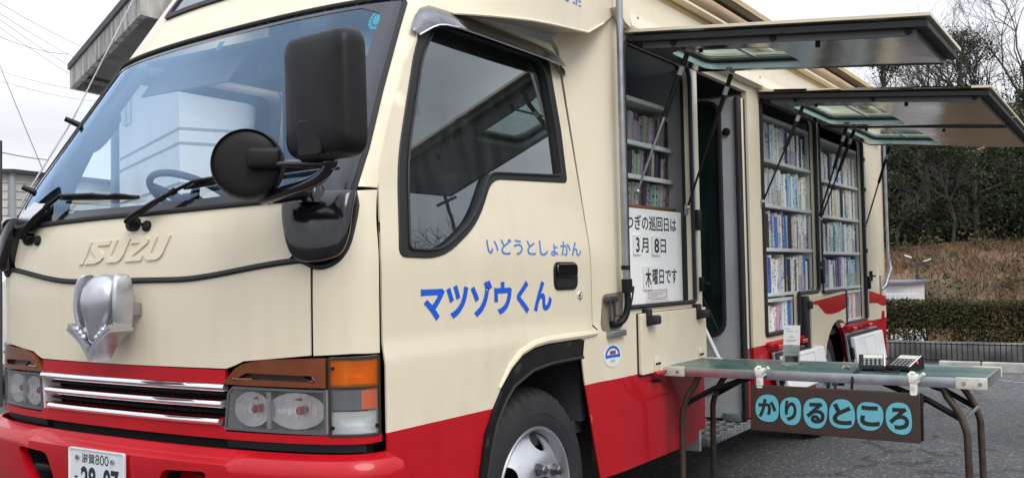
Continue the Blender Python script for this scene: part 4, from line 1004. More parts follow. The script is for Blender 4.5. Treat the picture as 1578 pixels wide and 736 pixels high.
g = MB(); g.prism([(-.018, -.026), (.016, -.026), (.016, -.014), (-.018, -.014)], dec, (.0008, .0014)); g.build('decal_print', GREY_M, DC)
# rubber frames round the openings
def ring(loop, name, r=.014, y=-.030, m=RUBBER_M, par=None):
    g = MB(); g.tube([(a, y, b) for a, b in dens(loop, .05)], r, 6, closed=True); return g.build(name, m, par or SIDE)
ring(W1, 'opening_rubber', .011); ring(B1, 'opening_rubber'); ring(B2, 'opening_rubber')
def jamb(loop, name, d0, d1, m):
    g = MB(); P = dens(loop, .05); n = len(P)
    for i in range(n):
        a, b = P[i], P[(i+1) % n]; g.add([(a.x, d0, a.y), (b.x, d0, b.y), (b.x, d1, b.y), (a.x, d1, a.y)], [(0, 1, 2, 3)])
    return g.build(name, m, SIDE)
jamb(W1, 'opening_frame', .004, .022, RUBBER_M); jamb(B1, 'opening_frame', .004, .016, RUBBER_M); jamb(B2, 'opening_frame', .004, .016, RUBBER_M)
# pillars: grey inner pillars at the edges of the openings, with black bolts
g = MB(); g.box(4.588, 4.652, -.034, .10, 1.02, 2.155, .004); PI_ = g.build('pillar', LGREY_M, T)
g = MB(); g.box(5.905, 5.985, -.034, -.024, .78, 2.15, .003); g.build('pillar', LGREY_M, T)
g = MB(); g.box(2.428, 2.468, -.032, -.024, 1.03, 2.16, .002); g.build('pillar', LGREY_M, T)
g = MB()
for x, z in ((5.945, 1.78), (5.945, 1.30), (5.945, 2.02), (4.62, 1.20)): g.tube([(x, -.030, z), (x, -.042, z)], .016, 12)
for x, z in ((4.62, 1.12), (5.945, 1.05), (2.448, 1.42)): g.box(x-.022, x+.022, -.058, -.034, z-.05, z+.05, .006)
g.build('pillar_buffer', BLACK_M, T)
# rear corner: stripe, reflector, handle, drain pipe
g = MB(); g.prism([(6.0, .985), (6.1, .978), (6.35, .950), (6.61, .925), (6.61, .845), (6.45, .852), (6.30, .878), (6.12, .885), (6.0, .887)], lambda u, v, w: (u, -.027-w, v), (0, .0012)); g.build('red_stripe', RED_M, SIDE)
g = MB(); g.prism(ellipse(6.47, .775, .035, .035, 18), lambda u, v, w: (u, -.027-w, v), (0, .010)); g.build('reflector', RED_M, SIDE)
g = MB(); g.tube([(6.585, -.06, 2.20), (6.60, -.06, 1.25), (6.60, -.075, 1.16), (6.50, -.055, 1.02), (6.46, -.03, .985)], [.012, .012, .020, .016, .012], 10); g.build('drain_pipe', STEEL_M, T)
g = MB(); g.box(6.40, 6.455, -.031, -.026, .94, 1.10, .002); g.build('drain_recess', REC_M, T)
g = MB(); g.box(6.045, 6.06, -.05, -.026, 1.06, 1.14, .003); g.tube([(6.055, -.05, 1.10), (6.10, -.06, 1.10)], .007, 8); g.build('latch', BLACK_M, T)
# flap over the rear wheel, cream with a red stripe
x0, x1 = 4.235, 5.095
ap = [p for p in [(ARX-.43*math.cos(a), ARZ+.43*math.sin(a)) for a in [math.pi*i/24 for i in range(25)]] if p[1] > .60 and p[0] < x1]
fp = [(x0, .60)]+[(ap[0][0], .60)]+ap+[(x1, ap[-1][1]), (x1, 1.005), (x0, .975)]
FL3 = panel('wheel_flap', fp, [], lambda x, z: (x, -.072, z), CREAM_M, T, res=.06, th=.05)
g = MB(); g.prism([(x0+.03, .962), (x1-.004, .992), (x1-.004, .89), (4.90, .868), (4.72, .862), (4.56, .872), (4.47, .905), (4.38, .938), (x0+.03, .945)], lambda u, v, w: (u, -.0725-w, v), (0, .0012)); g.build('red_stripe', RED_M, FL3)
g = MB(); g.box(4.13, 4.20, -.075, -.03, .66, 1.0, .01); g.box(4.145, 4.185, -.10, -.07, .92, .97, .006); g.build('flap_seal', RUBBER_M, T)
# sill rails and the two drop-down locker lids
for a, b in ((3.46, 4.18), (5.20, 5.94)):
    g = MB(); g.box(a, b, -.060, -.026, .728, .760, .008); SR = g.build('sill_rail', RED_M, T)
    g = MB()
    for x in (a+.08, b-.16): g.tube([(x, -.066, .728), (x+.10, -.066, .728)], .014, 10)
    g.build('sill_hinge', RED_M, SR)
LINE_M = mat('faint_grey_line', (.45, .45, .46), .6)
for a, b, zl in ((3.52, 4.42, .44), (5.16, 6.13, .43)):
    dy = .035
    def lid(u, v, w): t = (.70-v)/(.70-zl); return (u, -.035-dy*t-w, v)
    g = MB(); g.prism(rrect(a, b, zl, .70, .01), lid, (.0, .018)); LD = g.build('locker_lid', STEEL_M, T, bev=.003)
    g = MB(); g.prism(rrect(a+.012, b-.012, zl+.012, .69, .01), lid, (.018, .026)); g.build('lid_gasket', RUBBER_M, LD)
    g = MB(); g.prism(rrect(a+.05, b-.015, zl+.02, .672, .01), lid, (.026, .060)); g.build('lid_lining', WHITE_M, LD, bev=.006)
    g = MB()
    for x in (a+.33, a+.64): g.prism([(x, zl+.10), (x+.004, zl+.10), (x+.004, .655), (x, .655)], lid, (.060, .0615))
    g.prism([(a+.33, .652), (a+.64, .652), (a+.64, .656), (a+.33, .656)], lid, (.060, .0615)); g.build('lining_seam', LINE_M, LD)
    g = MB(); g.prism(rrect(a+.008, a+.045, .52, .60, .006), lid, (.026, .045)); g.build('lid_latch', BLACK_M, LD)
# step and doorway
CHK = mat('checker_plate', (.20, .20, .20), .42, .7, noise=(9, .3)); t = CHK.node_tree
c = t.nodes.new('ShaderNodeTexCoord'); mp = t.nodes.new('ShaderNodeMapping'); mp.inputs['Rotation'].default_value = (0, 0, R_(45)); mp.inputs['Scale'].default_value = (16, 16, 16); ck = t.nodes.new('ShaderNodeTexChecker'); ck.inputs['Scale'].default_value = 1
t.links.new(c.outputs['Object'], mp.inputs[0]); t.links.new(mp.outputs[0], ck.inputs['Vector'])
bp = t.nodes.new('ShaderNodeBump'); bp.inputs['Distance'].default_value = .006; bp.inputs['Strength'].default_value = .9; t.links.new(ck.outputs['Fac'], bp.inputs['Height']); t.links.new(bp.outputs[0], t.nodes['Principled BSDF'].inputs['Normal'])
g = MB(); g.box(2.53, 3.25, -.035, .55, .318, .356, .004); SP = g.build('entrance_step', CHK, T)
g = MB()
for i in range(14):
    x = 2.545+i*.051
    g.prism([(x, .322), (x+.022, .322), (x+.040, .352), (x+.018, .352)], lambda u, v, w: (u, -.035-w, v), (.0, .004))
    for j in range(9):
        y = -.02+j*.06; sgn = 1 if (i+j) % 2 else -1
        M = Matrix.Translation((x+.02, y, .357)) @ Matrix.Rotation(R_(45*sgn), 4, 'Z'); g.box(-.019, .019, -.005, .005, -.002, .004, M=M)
g.build('tread_pattern', STEEL_M, SP)
g = MB(); g.box(2.50, 3.28, .56, .60, .30, .78); g.box(2.505, 2.53, -.0, .60, .30, 2.16); g.box(3.275, 3.30, .0, .60, .30, 2.16); g.build('doorway_lining', GREY_M, T)
def dl(y, z): return (3.12, y, z)
dp = [(-.005, .37), (.52, .37), (.52, 2.12), (-.005, 2.12)]; dw = rrect(.085, .46, .82, 2.10, .09)
panel_mb = panel('', dp, [dw], dl, None, th=.03, res=.1, sgn=-1, build=False, back=True)
DL = panel_mb.build('folding_door_leaf', GREY_M, T)
panel('door_pane', dw, [], dl, DARK_GLASS, DL, th=0, res=.1, sgn=-1, off=-.012)
g = MB(); g.tube([(3.114, a, b) for a, b in dens(dw, .04)], .014, 6, closed=True); g.build('pane_rubber', RUBBER_M, DL)
g = MB(); g.box(3.10, 3.155, -.030, -.004, .37, 2.12, .008); g.build('door_seal', RUBBER_M, DL)
g = MB(); g.box(3.155, 3.205, -.022, .03, .37, 2.12, .004); g.build('door_edge', BODY_M, DL)
g = MB(); g.box(3.205, 3.245, -.018, .02, .37, 2.12, .004); g.build('door_seal', RUBBER_M, DL)
g = MB(); g.box(3.085, 3.122, .0, .10, .36, .40, .004); g.build('door_pivot', STEEL_M, DL)
g = MB(); g.lathe([(0, .022), (.012, .022), (.016, .014), (.016, 0)], (3.12, .045, 1.93), (-1, 0, 0), 14); g.build('door_bumper', BLACK_M, DL)
g = MB(); g.tube([(3.05, .30, 1.12), (3.05, .10, .70)], .013, 10); g.tube([(3.05, .10, .70), (3.05, .085, .668)], .017, 10); g.build('hand_rail', WHITE_M, T)
# interior of the body
INB = mat('interior_panel', (.34, .35, .36), .6); FLR = mat('interior_floor', (.06, .065, .07), .6)
g = MB(); g.box(1.71, 6.58, .62, 1.80, .70, .74); g.box(3.30, 6.58, .03, .62, .70, .74); g.box(1.71, 2.50, .03, .62, .70, .74); g.build('body_floor', FLR, T)
g = MB(); g.box(1.71, 6.58, .03, 1.80, 2.30, 2.33); g.box(1.71, 6.58, 1.775, 1.80, .74, 2.30); g.box(1.705, 1.73, .03, 1.80, .40, 2.30); g.build('body_lining', INB, T)
g = MB(); g.loft([[(x, y, z) for y, z in ((.28, 2.299), (.34, 2.262), (.62, 2.262), (.68, 2.299))] for x in (2.30, 3.0)]); g.build('ceiling_lamp', GREY_M, T)
def cut(s, z0): return s
# bookcases
SHM = mat('shelf_white', (.60, .61, .61), .45, noise=(5, .08)); WOOD = mat('brown_wood_edge', (.22, .09, .03), .5, noise=(20, .3), stretch=(.2, 3, 3))
def bookcase(name, x0, x1, zs, ztop, d0, d1, zbot):
    g = MB(); g.box(x0-.02, x1+.02, d1, d1+.012, zbot, ztop); 
    for x in (x0-.02, x1+.008): g.box(x, x+.012, d0+.004, d1, zbot, ztop)
    g.box(x0-.008, x1+.008, d0, d1, ztop-.02, ztop)
    o = g.build(name, SHM, T)
    for z in zs:
        g = MB(); g.box(x0-.006, x1+.006, d0, d1-.001, z-.014, z); g.box(x0-.006, x1+.006, d0-.005, d0-.0005, z-.018, z+.003, .001); g.build('shelf', SHM, o)
    return o
bookcase('bookcase', 3.475, 4.565, [1.827, 1.557, 1.297, 1.030], 2.09, .008, .21, 1.0)
bookcase('bookcase', 3.475, 4.105, [.785], 1.00, .008, .21, .75)
bookcase('bookcase', 4.672, 5.88, [1.790, 1.540, 1.285, 1.030], 2.08, .008, .21, 1.0)
bookcase('bookcase', 5.275, 5.88, [.785], 1.00, .008, .21, .75)
BW = bookcase('bookcase', 1.80, 2.74, [1.775, 1.620], 1.98, .10, .30, 1.03)
g = MB(); g.box(1.79, 2.75, .092, .30, 1.460, 1.484, .002); g.build('shelf', WOOD, BW)

# ================================================================== raised side hatches
HA = math.atan2(.12, 1.195)
def hatch(x0, x1, name, wins, struts):
    hp = Vector((0, -.034, 2.188))
    def f(x, t, h): return Vector((x, hp.y-t*math.cos(HA)-h*math.sin(HA)*-0, hp.z-t*math.sin(HA)+h))
    Lh = 1.205; fr = [(x0, 0), (x1, 0), (x1, Lh), (x0, Lh)]
    holes = [rrect(a, b, .13, .60, .07) for a, b in wins]
    g = MB()
    def skin(x, t): return tuple(f(x, t, 0))
    HT = panel(name, fr, [h[::-1] for h in holes], lambda x, t: tuple(f(x, t, .0)), CREAM_M, T, res=.10, th=.012, sgn=-1 if False else 1, back=True)
    g = MB(); loop = dens([(x0+.012, .012), (x1-.012, .012), (x1-.012, Lh-.012), (x0+.012, Lh-.012)], .2)
    def sq(loop, wd, h0, h1):
        n = len(loop); c = Vector((sum(p[0] for p in loop)/n, sum(p[1] for p in loop)/n))
        x_0, x_1 = min(p[0] for p in loop), max(p[0] for p in loop); t0, t1 = min(p[1] for p in loop), max(p[1] for p in loop)
        for (a0, a1, b0, b1) in ((x_0, x_1, t0, t0+wd), (x_0, x_1, t1-wd, t1), (x_0, x_0+wd, t0+wd, t1-wd), (x_1-wd, x_1, t0+wd, t1-wd)):
            vs = [f(a, t, h) for h in (h0, h1) for a, t in ((a0, b0), (a1, b0), (a1, b1), (a0, b1))]
            g.add(vs, [(3, 2, 1, 0), (4, 5, 6, 7), (0, 1, 5, 4), (1, 2, 6, 5), (2, 3, 7, 6), (3, 0, 4, 7)])
    sq(loop, .045, -.036, -.0125); g.build('hatch_gasket', RUBBER_M, HT)
    p0, p1, q0, q1 = x0+.050, x1-.050, .06, Lh-.055
    g = MB()                                                                  # pan sides
    sq([(p0, q0), (p1, q0), (p1, q1), (p0, q1)], .004, -.062, -.0125); g.build('hatch_frame', mat('dull_grey_frame', (.11, .112, .115), .45, .3), HT)
    panel('hatch_lining', [(p0+.004, q0+.004), (p1-.004, q0+.004), (p1-.004, q1-.004), (p0+.004, q1-.004)], holes, lambda x, t: tuple(f(x, t, -.060-.004*math.sin(5*t)*math.sin(3*x))), STAIN_M, HT, res=.06, th=0, sgn=-1)
    for h, (a, b) in zip(holes, wins):
        g = MB(); P = dens(h, .04); n = len(P)
        for i in range(n):
            u, v = P[i], P[(i+1) % n]; g.add([f(u.x, u.y, -.060), f(v.x, v.y, -.060), f(v.x, v.y, -.004), f(u.x, u.y, -.004)], [(0, 1, 2, 3)])
        WN = g.build('hatch_window', mat('pale_green_jamb', (.44, .56, .55), .3), HT)
        panel('pane', h, [], lambda x, t: tuple(f(x, t, -.012)), GREEN_GLASS, WN, res=.1, th=0, sgn=-1)
        g = MB(); g.tube([f(p.x, p.y, -.020) for p in P], .014, 6, closed=True); g.build('pane_rubber', RUBBER_M, WN)
        mid = (.13+.60)/2; g = MB(); g.tube([f(a+.02, mid, -.016), f(b-.02, mid, -.016)], .006, 6); g.build('sliding_rail', ALU_M, WN)
    g = MB()
    for x, t in ((x0+.055, .20), (x0+.055, .62), (x0+.055, 1.12), (x1-.055, .62)):
        c = f(x, t, -.045); g.tube([c, c+Vector((-.014 if x < (x0+x1)/2 else .014, 0, 0))], .012, 10)
    for t in (.30, .78): g.tube([f(p0+.05, t, -.062), f(p0+.05, t, -.078)], .010, 8)
    g.build('hatch_buffer', BLACK_M, HT)
    for xt, xb, zb_, rodm in struts:
        top = f(xt, .235, -.058); bot = Vector((xb, -.036, zb_)); md_ = top.lerp(bot, .47)
        g = MB(); g.tube([top.lerp(bot, .03), md_], .0112, 10); SRT = g.build('gas_strut', BLACK_M, HT)
        g = MB(); g.tube([md_, bot], .0058, 8); g.build('strut_rod', rodm, SRT)
        g = MB(); g.ball(top, .015); g.ball(bot, .013); g.box(top.x-.045, top.x+.045, top.y-.014, top.y+.014, top.z+.002, top.z+.010, .002); g.box(bot.x-.016, bot.x+.016, bot.y+.003, bot.y+.010, bot.z-.035, bot.z+.015, .002); g.build('strut_mount', STEEL_M, SRT)
        g = MB(); c0, c1 = top.lerp(bot, .12), top.lerp(bot, .18); g.tube([c0, c1], .0118, 10, cap=False); g.build('strut_label', LGREY_M, SRT)
    return HT
hatch(1.715, 2.425, 'front_hatch', [(1.87, 2.33)], [(1.845, 1.80, 1.52, STEEL_M), (2.37, 2.345, 1.475, BLACK_M)])
hatch(3.425, 4.610, 'middle_hatch', [(3.62, 4.50)], [(3.52, 3.455, 1.56, BLACK_M), (4.50, 4.60, 1.51, BLACK_M)])
hatch(4.630, 5.920, 'rear_hatch', [(4.76, 5.74)], [(4.70, 4.645, 1.50, BLACK_M), (5.80, 5.945, 1.50, BLACK_M)])

# ================================================================== books, one object each
def book_material():
    m = mat('book_cover', (.5, .5, .5), .42); t = m.node_tree; b = t.nodes['Principled BSDF']
    oi = t.nodes.new('ShaderNodeObjectInfo'); c = t.nodes.new('ShaderNodeTexCoord')
    sx = t.nodes.new('ShaderNodeSeparateXYZ'); t.links.new(c.outputs['Object'], sx.inputs[0])
    cx = t.nodes.new('ShaderNodeCombineXYZ')
    t.links.new(mth('MULTIPLY', sx.outputs[0], 55, tree=t), cx.inputs[0]); t.links.new(mth('MULTIPLY', sx.outputs[2], 85, tree=t), cx.inputs[2]); t.links.new(mth('MULTIPLY', oi.outputs['Random'], 91, tree=t), cx.inputs[1])
    n = t.nodes.new('ShaderNodeTexNoise'); n.inputs['Scale'].default_value = 1.0; n.inputs['Detail'].default_value = 3; t.links.new(cx.outputs[0], n.inputs['Vector'])
    cz = t.nodes.new('ShaderNodeCombineXYZ'); t.links.new(mth('MULTIPLY', sx.outputs[2], 11, tree=t), cz.inputs[2]); t.links.new(mth('MULTIPLY', oi.outputs['Random'], 37, tree=t), cz.inputs[1])
    n2 = t.nodes.new('ShaderNodeTexNoise'); n2.inputs['Scale'].default_value = 1.0; n2.inputs['Detail'].default_value = 1; t.links.new(cz.outputs[0], n2.inputs['Vector'])
    # title marks run down the middle of the spine, in one stretch of it
    mark = mth('GREATER_THAN', n.outputs['Fac'], .545, tree=t)
    band = mth('GREATER_THAN', n2.outputs['Fac'], .44, tree=t)
    cen = mth('LESS_THAN', mth('ABSOLUTE', sx.outputs[0], tree=t), .009, tree=t)
    fac = mth('MULTIPLY', mth('MULTIPLY', mark, band, tree=t), cen, tree=t)
    hsv = t.nodes.new('ShaderNodeHueSaturation'); hsv.inputs['Color'].default_value = (.40, .14, .12, 1); t.links.new(oi.outputs['Random'], hsv.inputs['Hue'])
    ink = t.nodes.new('ShaderNodeMixRGB'); t.links.new(mth('GREATER_THAN', mth('FRACT', mth('MULTIPLY', oi.outputs['Random'], 7.0, tree=t), tree=t), .78, tree=t), ink.inputs[0])
    ink.inputs[1].default_value = (.02, .02, .025, 1); t.links.new(hsv.outputs[0], ink.inputs[2])
    # some covers have a pictorial lower part in a second colour
    n3 = t.nodes.new('ShaderNodeTexNoise'); n3.inputs['Scale'].default_value = 24; n3.inputs['Detail'].default_value = 4; t.links.new(c.outputs['Object'], n3.inputs['Vector'])
    h2 = t.nodes.new('ShaderNodeHueSaturation'); h2.inputs['Color'].default_value = (.42, .30, .24, 1)
    t.links.new(mth('FRACT', mth('MULTIPLY_ADD', n3.outputs['Fac'], .8, mth('MULTIPLY', oi.outputs['Random'], 5, tree=t), tree=t), tree=t), h2.inputs['Hue'])
    pic = mth('MULTIPLY', mth('GREATER_THAN', mth('FRACT', mth('MULTIPLY', oi.outputs['Random'], 13.0, tree=t), tree=t), .78, tree=t), mth('LESS_THAN', sx.outputs[2], .10, tree=t), tree=t)
    pm = t.nodes.new('ShaderNodeMixRGB'); t.links.new(mth('MULTIPLY', pic, .75, tree=t), pm.inputs[0]); t.links.new(oi.outputs['Color'], pm.inputs[1]); t.links.new(h2.outputs[0], pm.inputs[2])
    mx = t.nodes.new('ShaderNodeMixRGB'); t.links.new(fac, mx.inputs[0]); t.links.new(pm.outputs[0], mx.inputs[1]); t.links.new(ink.outputs[0], mx.inputs[2])
    t.links.new(mx.outputs[0], b.inputs['Base Color']); return m
BOOK_M = book_material(); PAGE_M = mat('book_pages', (.62, .58, .48), .9)
ORD = ['leftmost', 'second', 'third', 'fourth', 'fifth', 'sixth', 'seventh', 'eighth', 'ninth', 'tenth', 'eleventh', 'twelfth', 'thirteenth', 'fourteenth', 'fifteenth', 'sixteenth', 'seventeenth', 'eighteenth', 'nineteenth', 'twentieth', 'twenty-first', 'twenty-second', 'twenty-third', 'twenty-fourth', 'twenty-fifth', 'twenty-sixth', 'twenty-seventh', 'twenty-eighth', 'twenty-ninth', 'thirtieth', 'thirty-first', 'thirty-second', 'thirty-third', 'thirty-fourth', 'thirty-fifth', 'thirty-sixth', 'thirty-seventh', 'thirty-eighth', 'thirty-ninth', 'fortieth']
PAL = {'white': ((.70, .70, .68), 34), 'cream': ((.62, .56, .43), 14), 'pale grey': ((.46, .47, .49), 10), 'pale blue': ((.36, .50, .68), 10), 'blue': ((.05, .14, .45), 7), 'dark blue': ((.015, .03, .12), 4), 'black': ((.02, .02, .022), 8), 'brown': ((.20, .10, .05), 6), 'red': ((.45, .03, .04), 4), 'pink': ((.66, .30, .36), 3), 'teal': ((.06, .26, .28), 3), 'yellow': ((.62, .47, .08), 2), 'purple': ((.20, .12, .34), 3)}
names = list(PAL); wts = [PAL[k][1] for k in names]
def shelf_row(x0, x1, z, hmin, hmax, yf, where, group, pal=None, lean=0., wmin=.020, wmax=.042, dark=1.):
    x = x0; i = 0
    while True:
        w = random.uniform(wmin, wmax)
        if x+w > x1: break
        h = random.uniform(hmin, hmax) if random.random() < .82 else random.uniform(hmin*.86, hmin); cn = random.choices(pal[0] if pal else names, pal[1] if pal else wts)[0]; cc = PAL[cn][0]; d = random.uniform(.115, .16); y = yf+random.uniform(0, .012)
        hw_ = w/2-.0006; g = MB(); rd = min(.005, w*.16)
        sec = [(-hw_, d), (-hw_, .004), (-hw_+rd, .0), (hw_-rd, .0), (hw_, .004), (hw_, d)]
        g.add([(a, b, zz_) for zz_ in (0, h) for a, b in sec], [(i_, i_+1, 6+i_+1, 6+i_) for i_ in range(5)]+[(5, 0, 6, 11)])
        g.add([(-hw_, .0042, h-.004), (hw_, .0042, h-.004), (hw_, d, h-.004), (-hw_, d, h-.004)], [(0, 1, 2, 3)], 1)
        g.add([(a, b, 0) for a, b in sec], [(5, 4, 3, 2, 1, 0)])
        o = g.build('book', [BOOK_M, PAGE_M], None, fix=False)
        k = random.uniform(.98, 1.2)*dark; o.color = (min(.82, cc[0]*k), min(.82, cc[1]*k), min(.82, cc[2]*k), 1)  # dark paints the dimness behind the front window into the cover colour
        o.location = (x+w/2, y, z+.0008)
        if lean:
            a = lean+random.uniform(-.02, .02); o.rotation_euler = (0, -a, 0); o.location = (x+w/2+.02, y, z+.002+abs(math.sin(a))*w*.5)
        tag(o, f"{'shade-dimmed ' if dark < 1 else ''}{cn} book, {ORD[i]}{'' if i == 0 else ' from left'} on {where}", 'book', group)
        x += w+(.004 if lean else .0005); i += 1
G1 = 'books in the nearer open bay'; G2 = 'books in the farther open bay'; G3 = 'books behind the front side window'
WA = (['white', 'cream', 'pale grey', 'brown', 'black', 'pale blue', 'dark blue', 'blue'], [40, 18, 9, 7, 12, 7, 5, 5])
WBL = (['white', 'pale blue', 'blue', 'cream', 'pale grey', 'black', 'purple'], [34, 13, 9, 14, 9, 11, 4])
for z, wh, pal in ((1.827, 'the top shelf of the nearer bay', WA), (1.557, 'the second shelf of the nearer bay', WBL), (1.297, 'the third shelf of the nearer bay', WBL), (1.030, 'the fourth shelf of the nearer bay', WA)):
    shelf_row(3.488, 4.566, z, .196, .232, .016, wh, G1, pal)
shelf_row(3.49, 3.97, .785, .160, .172, .018, 'the bottom shelf of the nearer bay', G1, (['pink', 'white', 'red', 'pale blue'], [4, 4, 2, 3]), wmin=.03, wmax=.045)
shelf_row(3.975, 4.11, .785, .205, .225, .018, 'the bottom shelf beside the wheel flap', G1, (['blue', 'white'], [1, 1]), wmin=.035, wmax=.05)
for z, wh, pal in ((1.790, 'the top shelf of the farther bay', (['white', 'pale grey', 'brown', 'cream', 'red', 'blue', 'black'], [30, 18, 10, 10, 5, 6, 8])), (1.540, 'the second shelf of the farther bay', (['white', 'cream', 'black', 'purple', 'pink', 'yellow'], [34, 16, 14, 8, 5, 3])), (1.285, 'the third shelf of the farther bay', (['white', 'cream', 'pale grey', 'teal', 'black'], [36, 14, 10, 5, 8])), (1.030, 'the fourth shelf of the farther bay', (['white', 'pale blue', 'brown', 'black', 'purple', 'teal'], [30, 10, 8, 10, 6, 6]))):
    shelf_row(4.675, 5.878, z, .190, .225, .016, wh, G2, pal, wmin=.024, wmax=.046)
shelf_row(5.30, 5.86, .785, .185, .208, .018, 'the bottom shelf of the farther bay', G2, (['white', 'red', 'blue', 'yellow', 'pink', 'purple'], [4, 3, 3, 2, 2, 2]), wmin=.03, wmax=.05)
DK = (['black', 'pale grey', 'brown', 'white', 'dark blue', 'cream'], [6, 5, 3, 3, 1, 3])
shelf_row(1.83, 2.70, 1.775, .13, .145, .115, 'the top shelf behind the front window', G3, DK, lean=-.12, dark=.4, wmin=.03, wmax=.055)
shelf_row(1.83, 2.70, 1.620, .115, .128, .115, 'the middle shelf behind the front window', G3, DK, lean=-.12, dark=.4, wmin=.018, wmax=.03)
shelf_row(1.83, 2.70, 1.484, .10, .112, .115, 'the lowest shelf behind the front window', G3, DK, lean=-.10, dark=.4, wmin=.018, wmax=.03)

# ================================================================== notice board in the front side window
NB = empty('notice_board', (2.09, .03, 1.035), 'white notice board with black Japanese date lettering inside the front side window', 'notice board')
g = MB(); g.box(1.700, 2.420, .030, .042, 1.035, 1.458); g.build('board', mat('bright_white_board', (.86, .86, .85), .4), NB)
def nb(u, v, w): return (u, .0292-w, v)
for tx, x0, x1, z0, z1, bo in (('つぎの巡回日は', 1.822, 2.356, 1.362, 1.430, .012), ('月', 1.965, 2.040, 1.262, 1.328, .012), ('日', 2.170, 2.232, 1.262, 1.326, .012), ('曜日です', 2.070, 2.352, 1.118, 1.188, .012)):
    text('lettering', tx, lambda u, v, w: nb(x0+(x1-x0)*u, z0+(z1-z0)*v, .0004), INK_M, NB, bold=bo)
for tx, x0, x1, z0, z1 in (('3', 1.880, 1.952, 1.252, 1.342), ('8', 2.072, 2.160, 1.250, 1.340), ('木', 1.975, 2.062, 1.095, 1.205)):
    g = MB(); g.prism(rrect(x0, x1, z0, z1, .004), nb, (.0005, .006)); MG = g.build('date_magnet', WHITE_M, NB, bev=.001)
    a = .018 if tx != '木' else .012
    text('magnet_lettering', tx, lambda u, v, w: nb(x0+a+(x1-x0-2*a)*u, z0+.012+(z1-z0-.024)*v, .0068), INK_M, MG, bold=.018)
g = MB(); g.prism([(2.005, 1.04), (2.240, 1.04), (2.240, 1.098), (2.005, 1.098)], lambda u, v, w: nb(u, v, w), (.0004, .0012)); PN = g.build('pinned_notice', mat('paper', (.70, .70, .69), .7), NB)
REDINK = mat('red_ink', (.50, .05, .06), .6); GINK = mat('grey_print', (.18, .18, .19), .6)
g = MB()
for a in ((2.022, 2.224, 1.090, 1.0925), (2.022, 2.224, 1.056, 1.0585), (2.022, 2.026, 1.056, 1.0925), (2.220, 2.224, 1.056, 1.0925)): g.prism([(a[0], a[2]), (a[1], a[2]), (a[1], a[3]), (a[0], a[3])], nb, (.0013, .0016))
g.build('red_border', REDINK, PN)
g = MB()
for z, x1 in ((1.080, 2.21), (1.072, 2.18), (1.064, 2.12), (1.048, 2.19)):
    x = 2.04
    while x < x1: w = random.uniform(.006, .016); g.prism([(x, z), (x+w, z), (x+w, z+.0035), (x, z+.0035)], nb, (.0013, .0016)); x += w+.004
g.build('fine_print', GINK, PN)

# ================================================================== folding table
ZT = .756
TB = empty('folding_table', (2.235, -.69, 0), 'long folding table with green top and metal rim standing out from the truck', 'table')
TX0, TX1, TY0, TY1 = 2.0, 2.472, -1.335, -.040
GREEN_M = mat('green_table_top', (.045, .115, .100), .34, 0, .15, .5, noise=(4, .22))
g = MB(); g.box(TX0+.012, TX1-.012, TY0+.012, TY1-.012, ZT-.030, ZT, .002); g.build('table_top', GREEN_M, TB)
g = MB()
for a in ((TX0, TX0+.012, TY0, TY1), (TX1-.012, TX1, TY0, TY1), (TX0+.012, TX1-.012, TY0, TY0+.012), (TX0+.012, TX1-.012, TY1-.012, TY1)): g.box(*a, ZT-.036, ZT+.003, .0015)
g.build('metal_rim', ALU_M, TB)
g = MB()
for x, sx in ((TX0, -1), (TX1, 1)):
    for y, sy in ((TY0, -1), (TY1, 1)):
        g.box(min(x+sx*.003, x-sx*.016), max(x+sx*.003, x-sx*.016), min(y+sy*.003, y-sy*.105), max(y+sy*.003, y-sy*.105), ZT-.038, ZT+.005, .003)
g.build('corner_cap', mat('off_white_plastic', (.60, .58, .50), .5, noise=(30, .2)), TB)
g = MB()
for y in (-.20, -.45, -.74, -.93, -1.13): g.tube([(TX0, y, ZT-.018), (TX0-.0025, y, ZT-.018)], .0045, 8)
for y in (-.06, -.115, -1.26, -1.315): g.tube([(TX0-.002, y, ZT-.017), (TX0-.0055, y, ZT-.017)], .007, 10)
g.build('rim_rivet', STEEL_M, TB)
LEG_M = mat('brown_leg_enamel', (.085, .062, .046), .35, .5, noise=(18, .3))
for ys, sg in ((-.20, 1), (-1.175, -1)):
    for x in (2.035, 2.40):
        g = MB(); g.tube([(x, ys, ZT-.032), (x, ys+sg*.012, ZT-.055)]+bez([(x, ys+sg*.020, ZT-.075), (x, ys+sg*.072, .62), (x, ys+sg*.085, .54)], 8)+[(x, ys+sg*.088, .35), (x, ys+sg*.092, .012)], .0135, 12); g.tube([(x, ys+sg*.092, .0), (x, ys+sg*.092, .02)], .017, 10); g.build('leg', LEG_M, TB)
        g = MB(); g.tube([(x+.02, ys+sg*.070, .595), (x+.02, ys-sg*.055, .665), (x+.02, ys-sg*.075, .668), (x+.02, ys-sg*.215, ZT-.034)], .0085, 6, sq=1.5); g.ball((x+.02, ys-sg*.065, .667), .014, (.6, 1, 1)); g.build('folding_brace', BLACK_M, TB)
    g = MB(); g.tube([(2.035, ys+sg*.076, .60), (2.40, ys+sg*.076, .60)], .0075, 8); g.build('cross_bar', STEEL_M, TB)

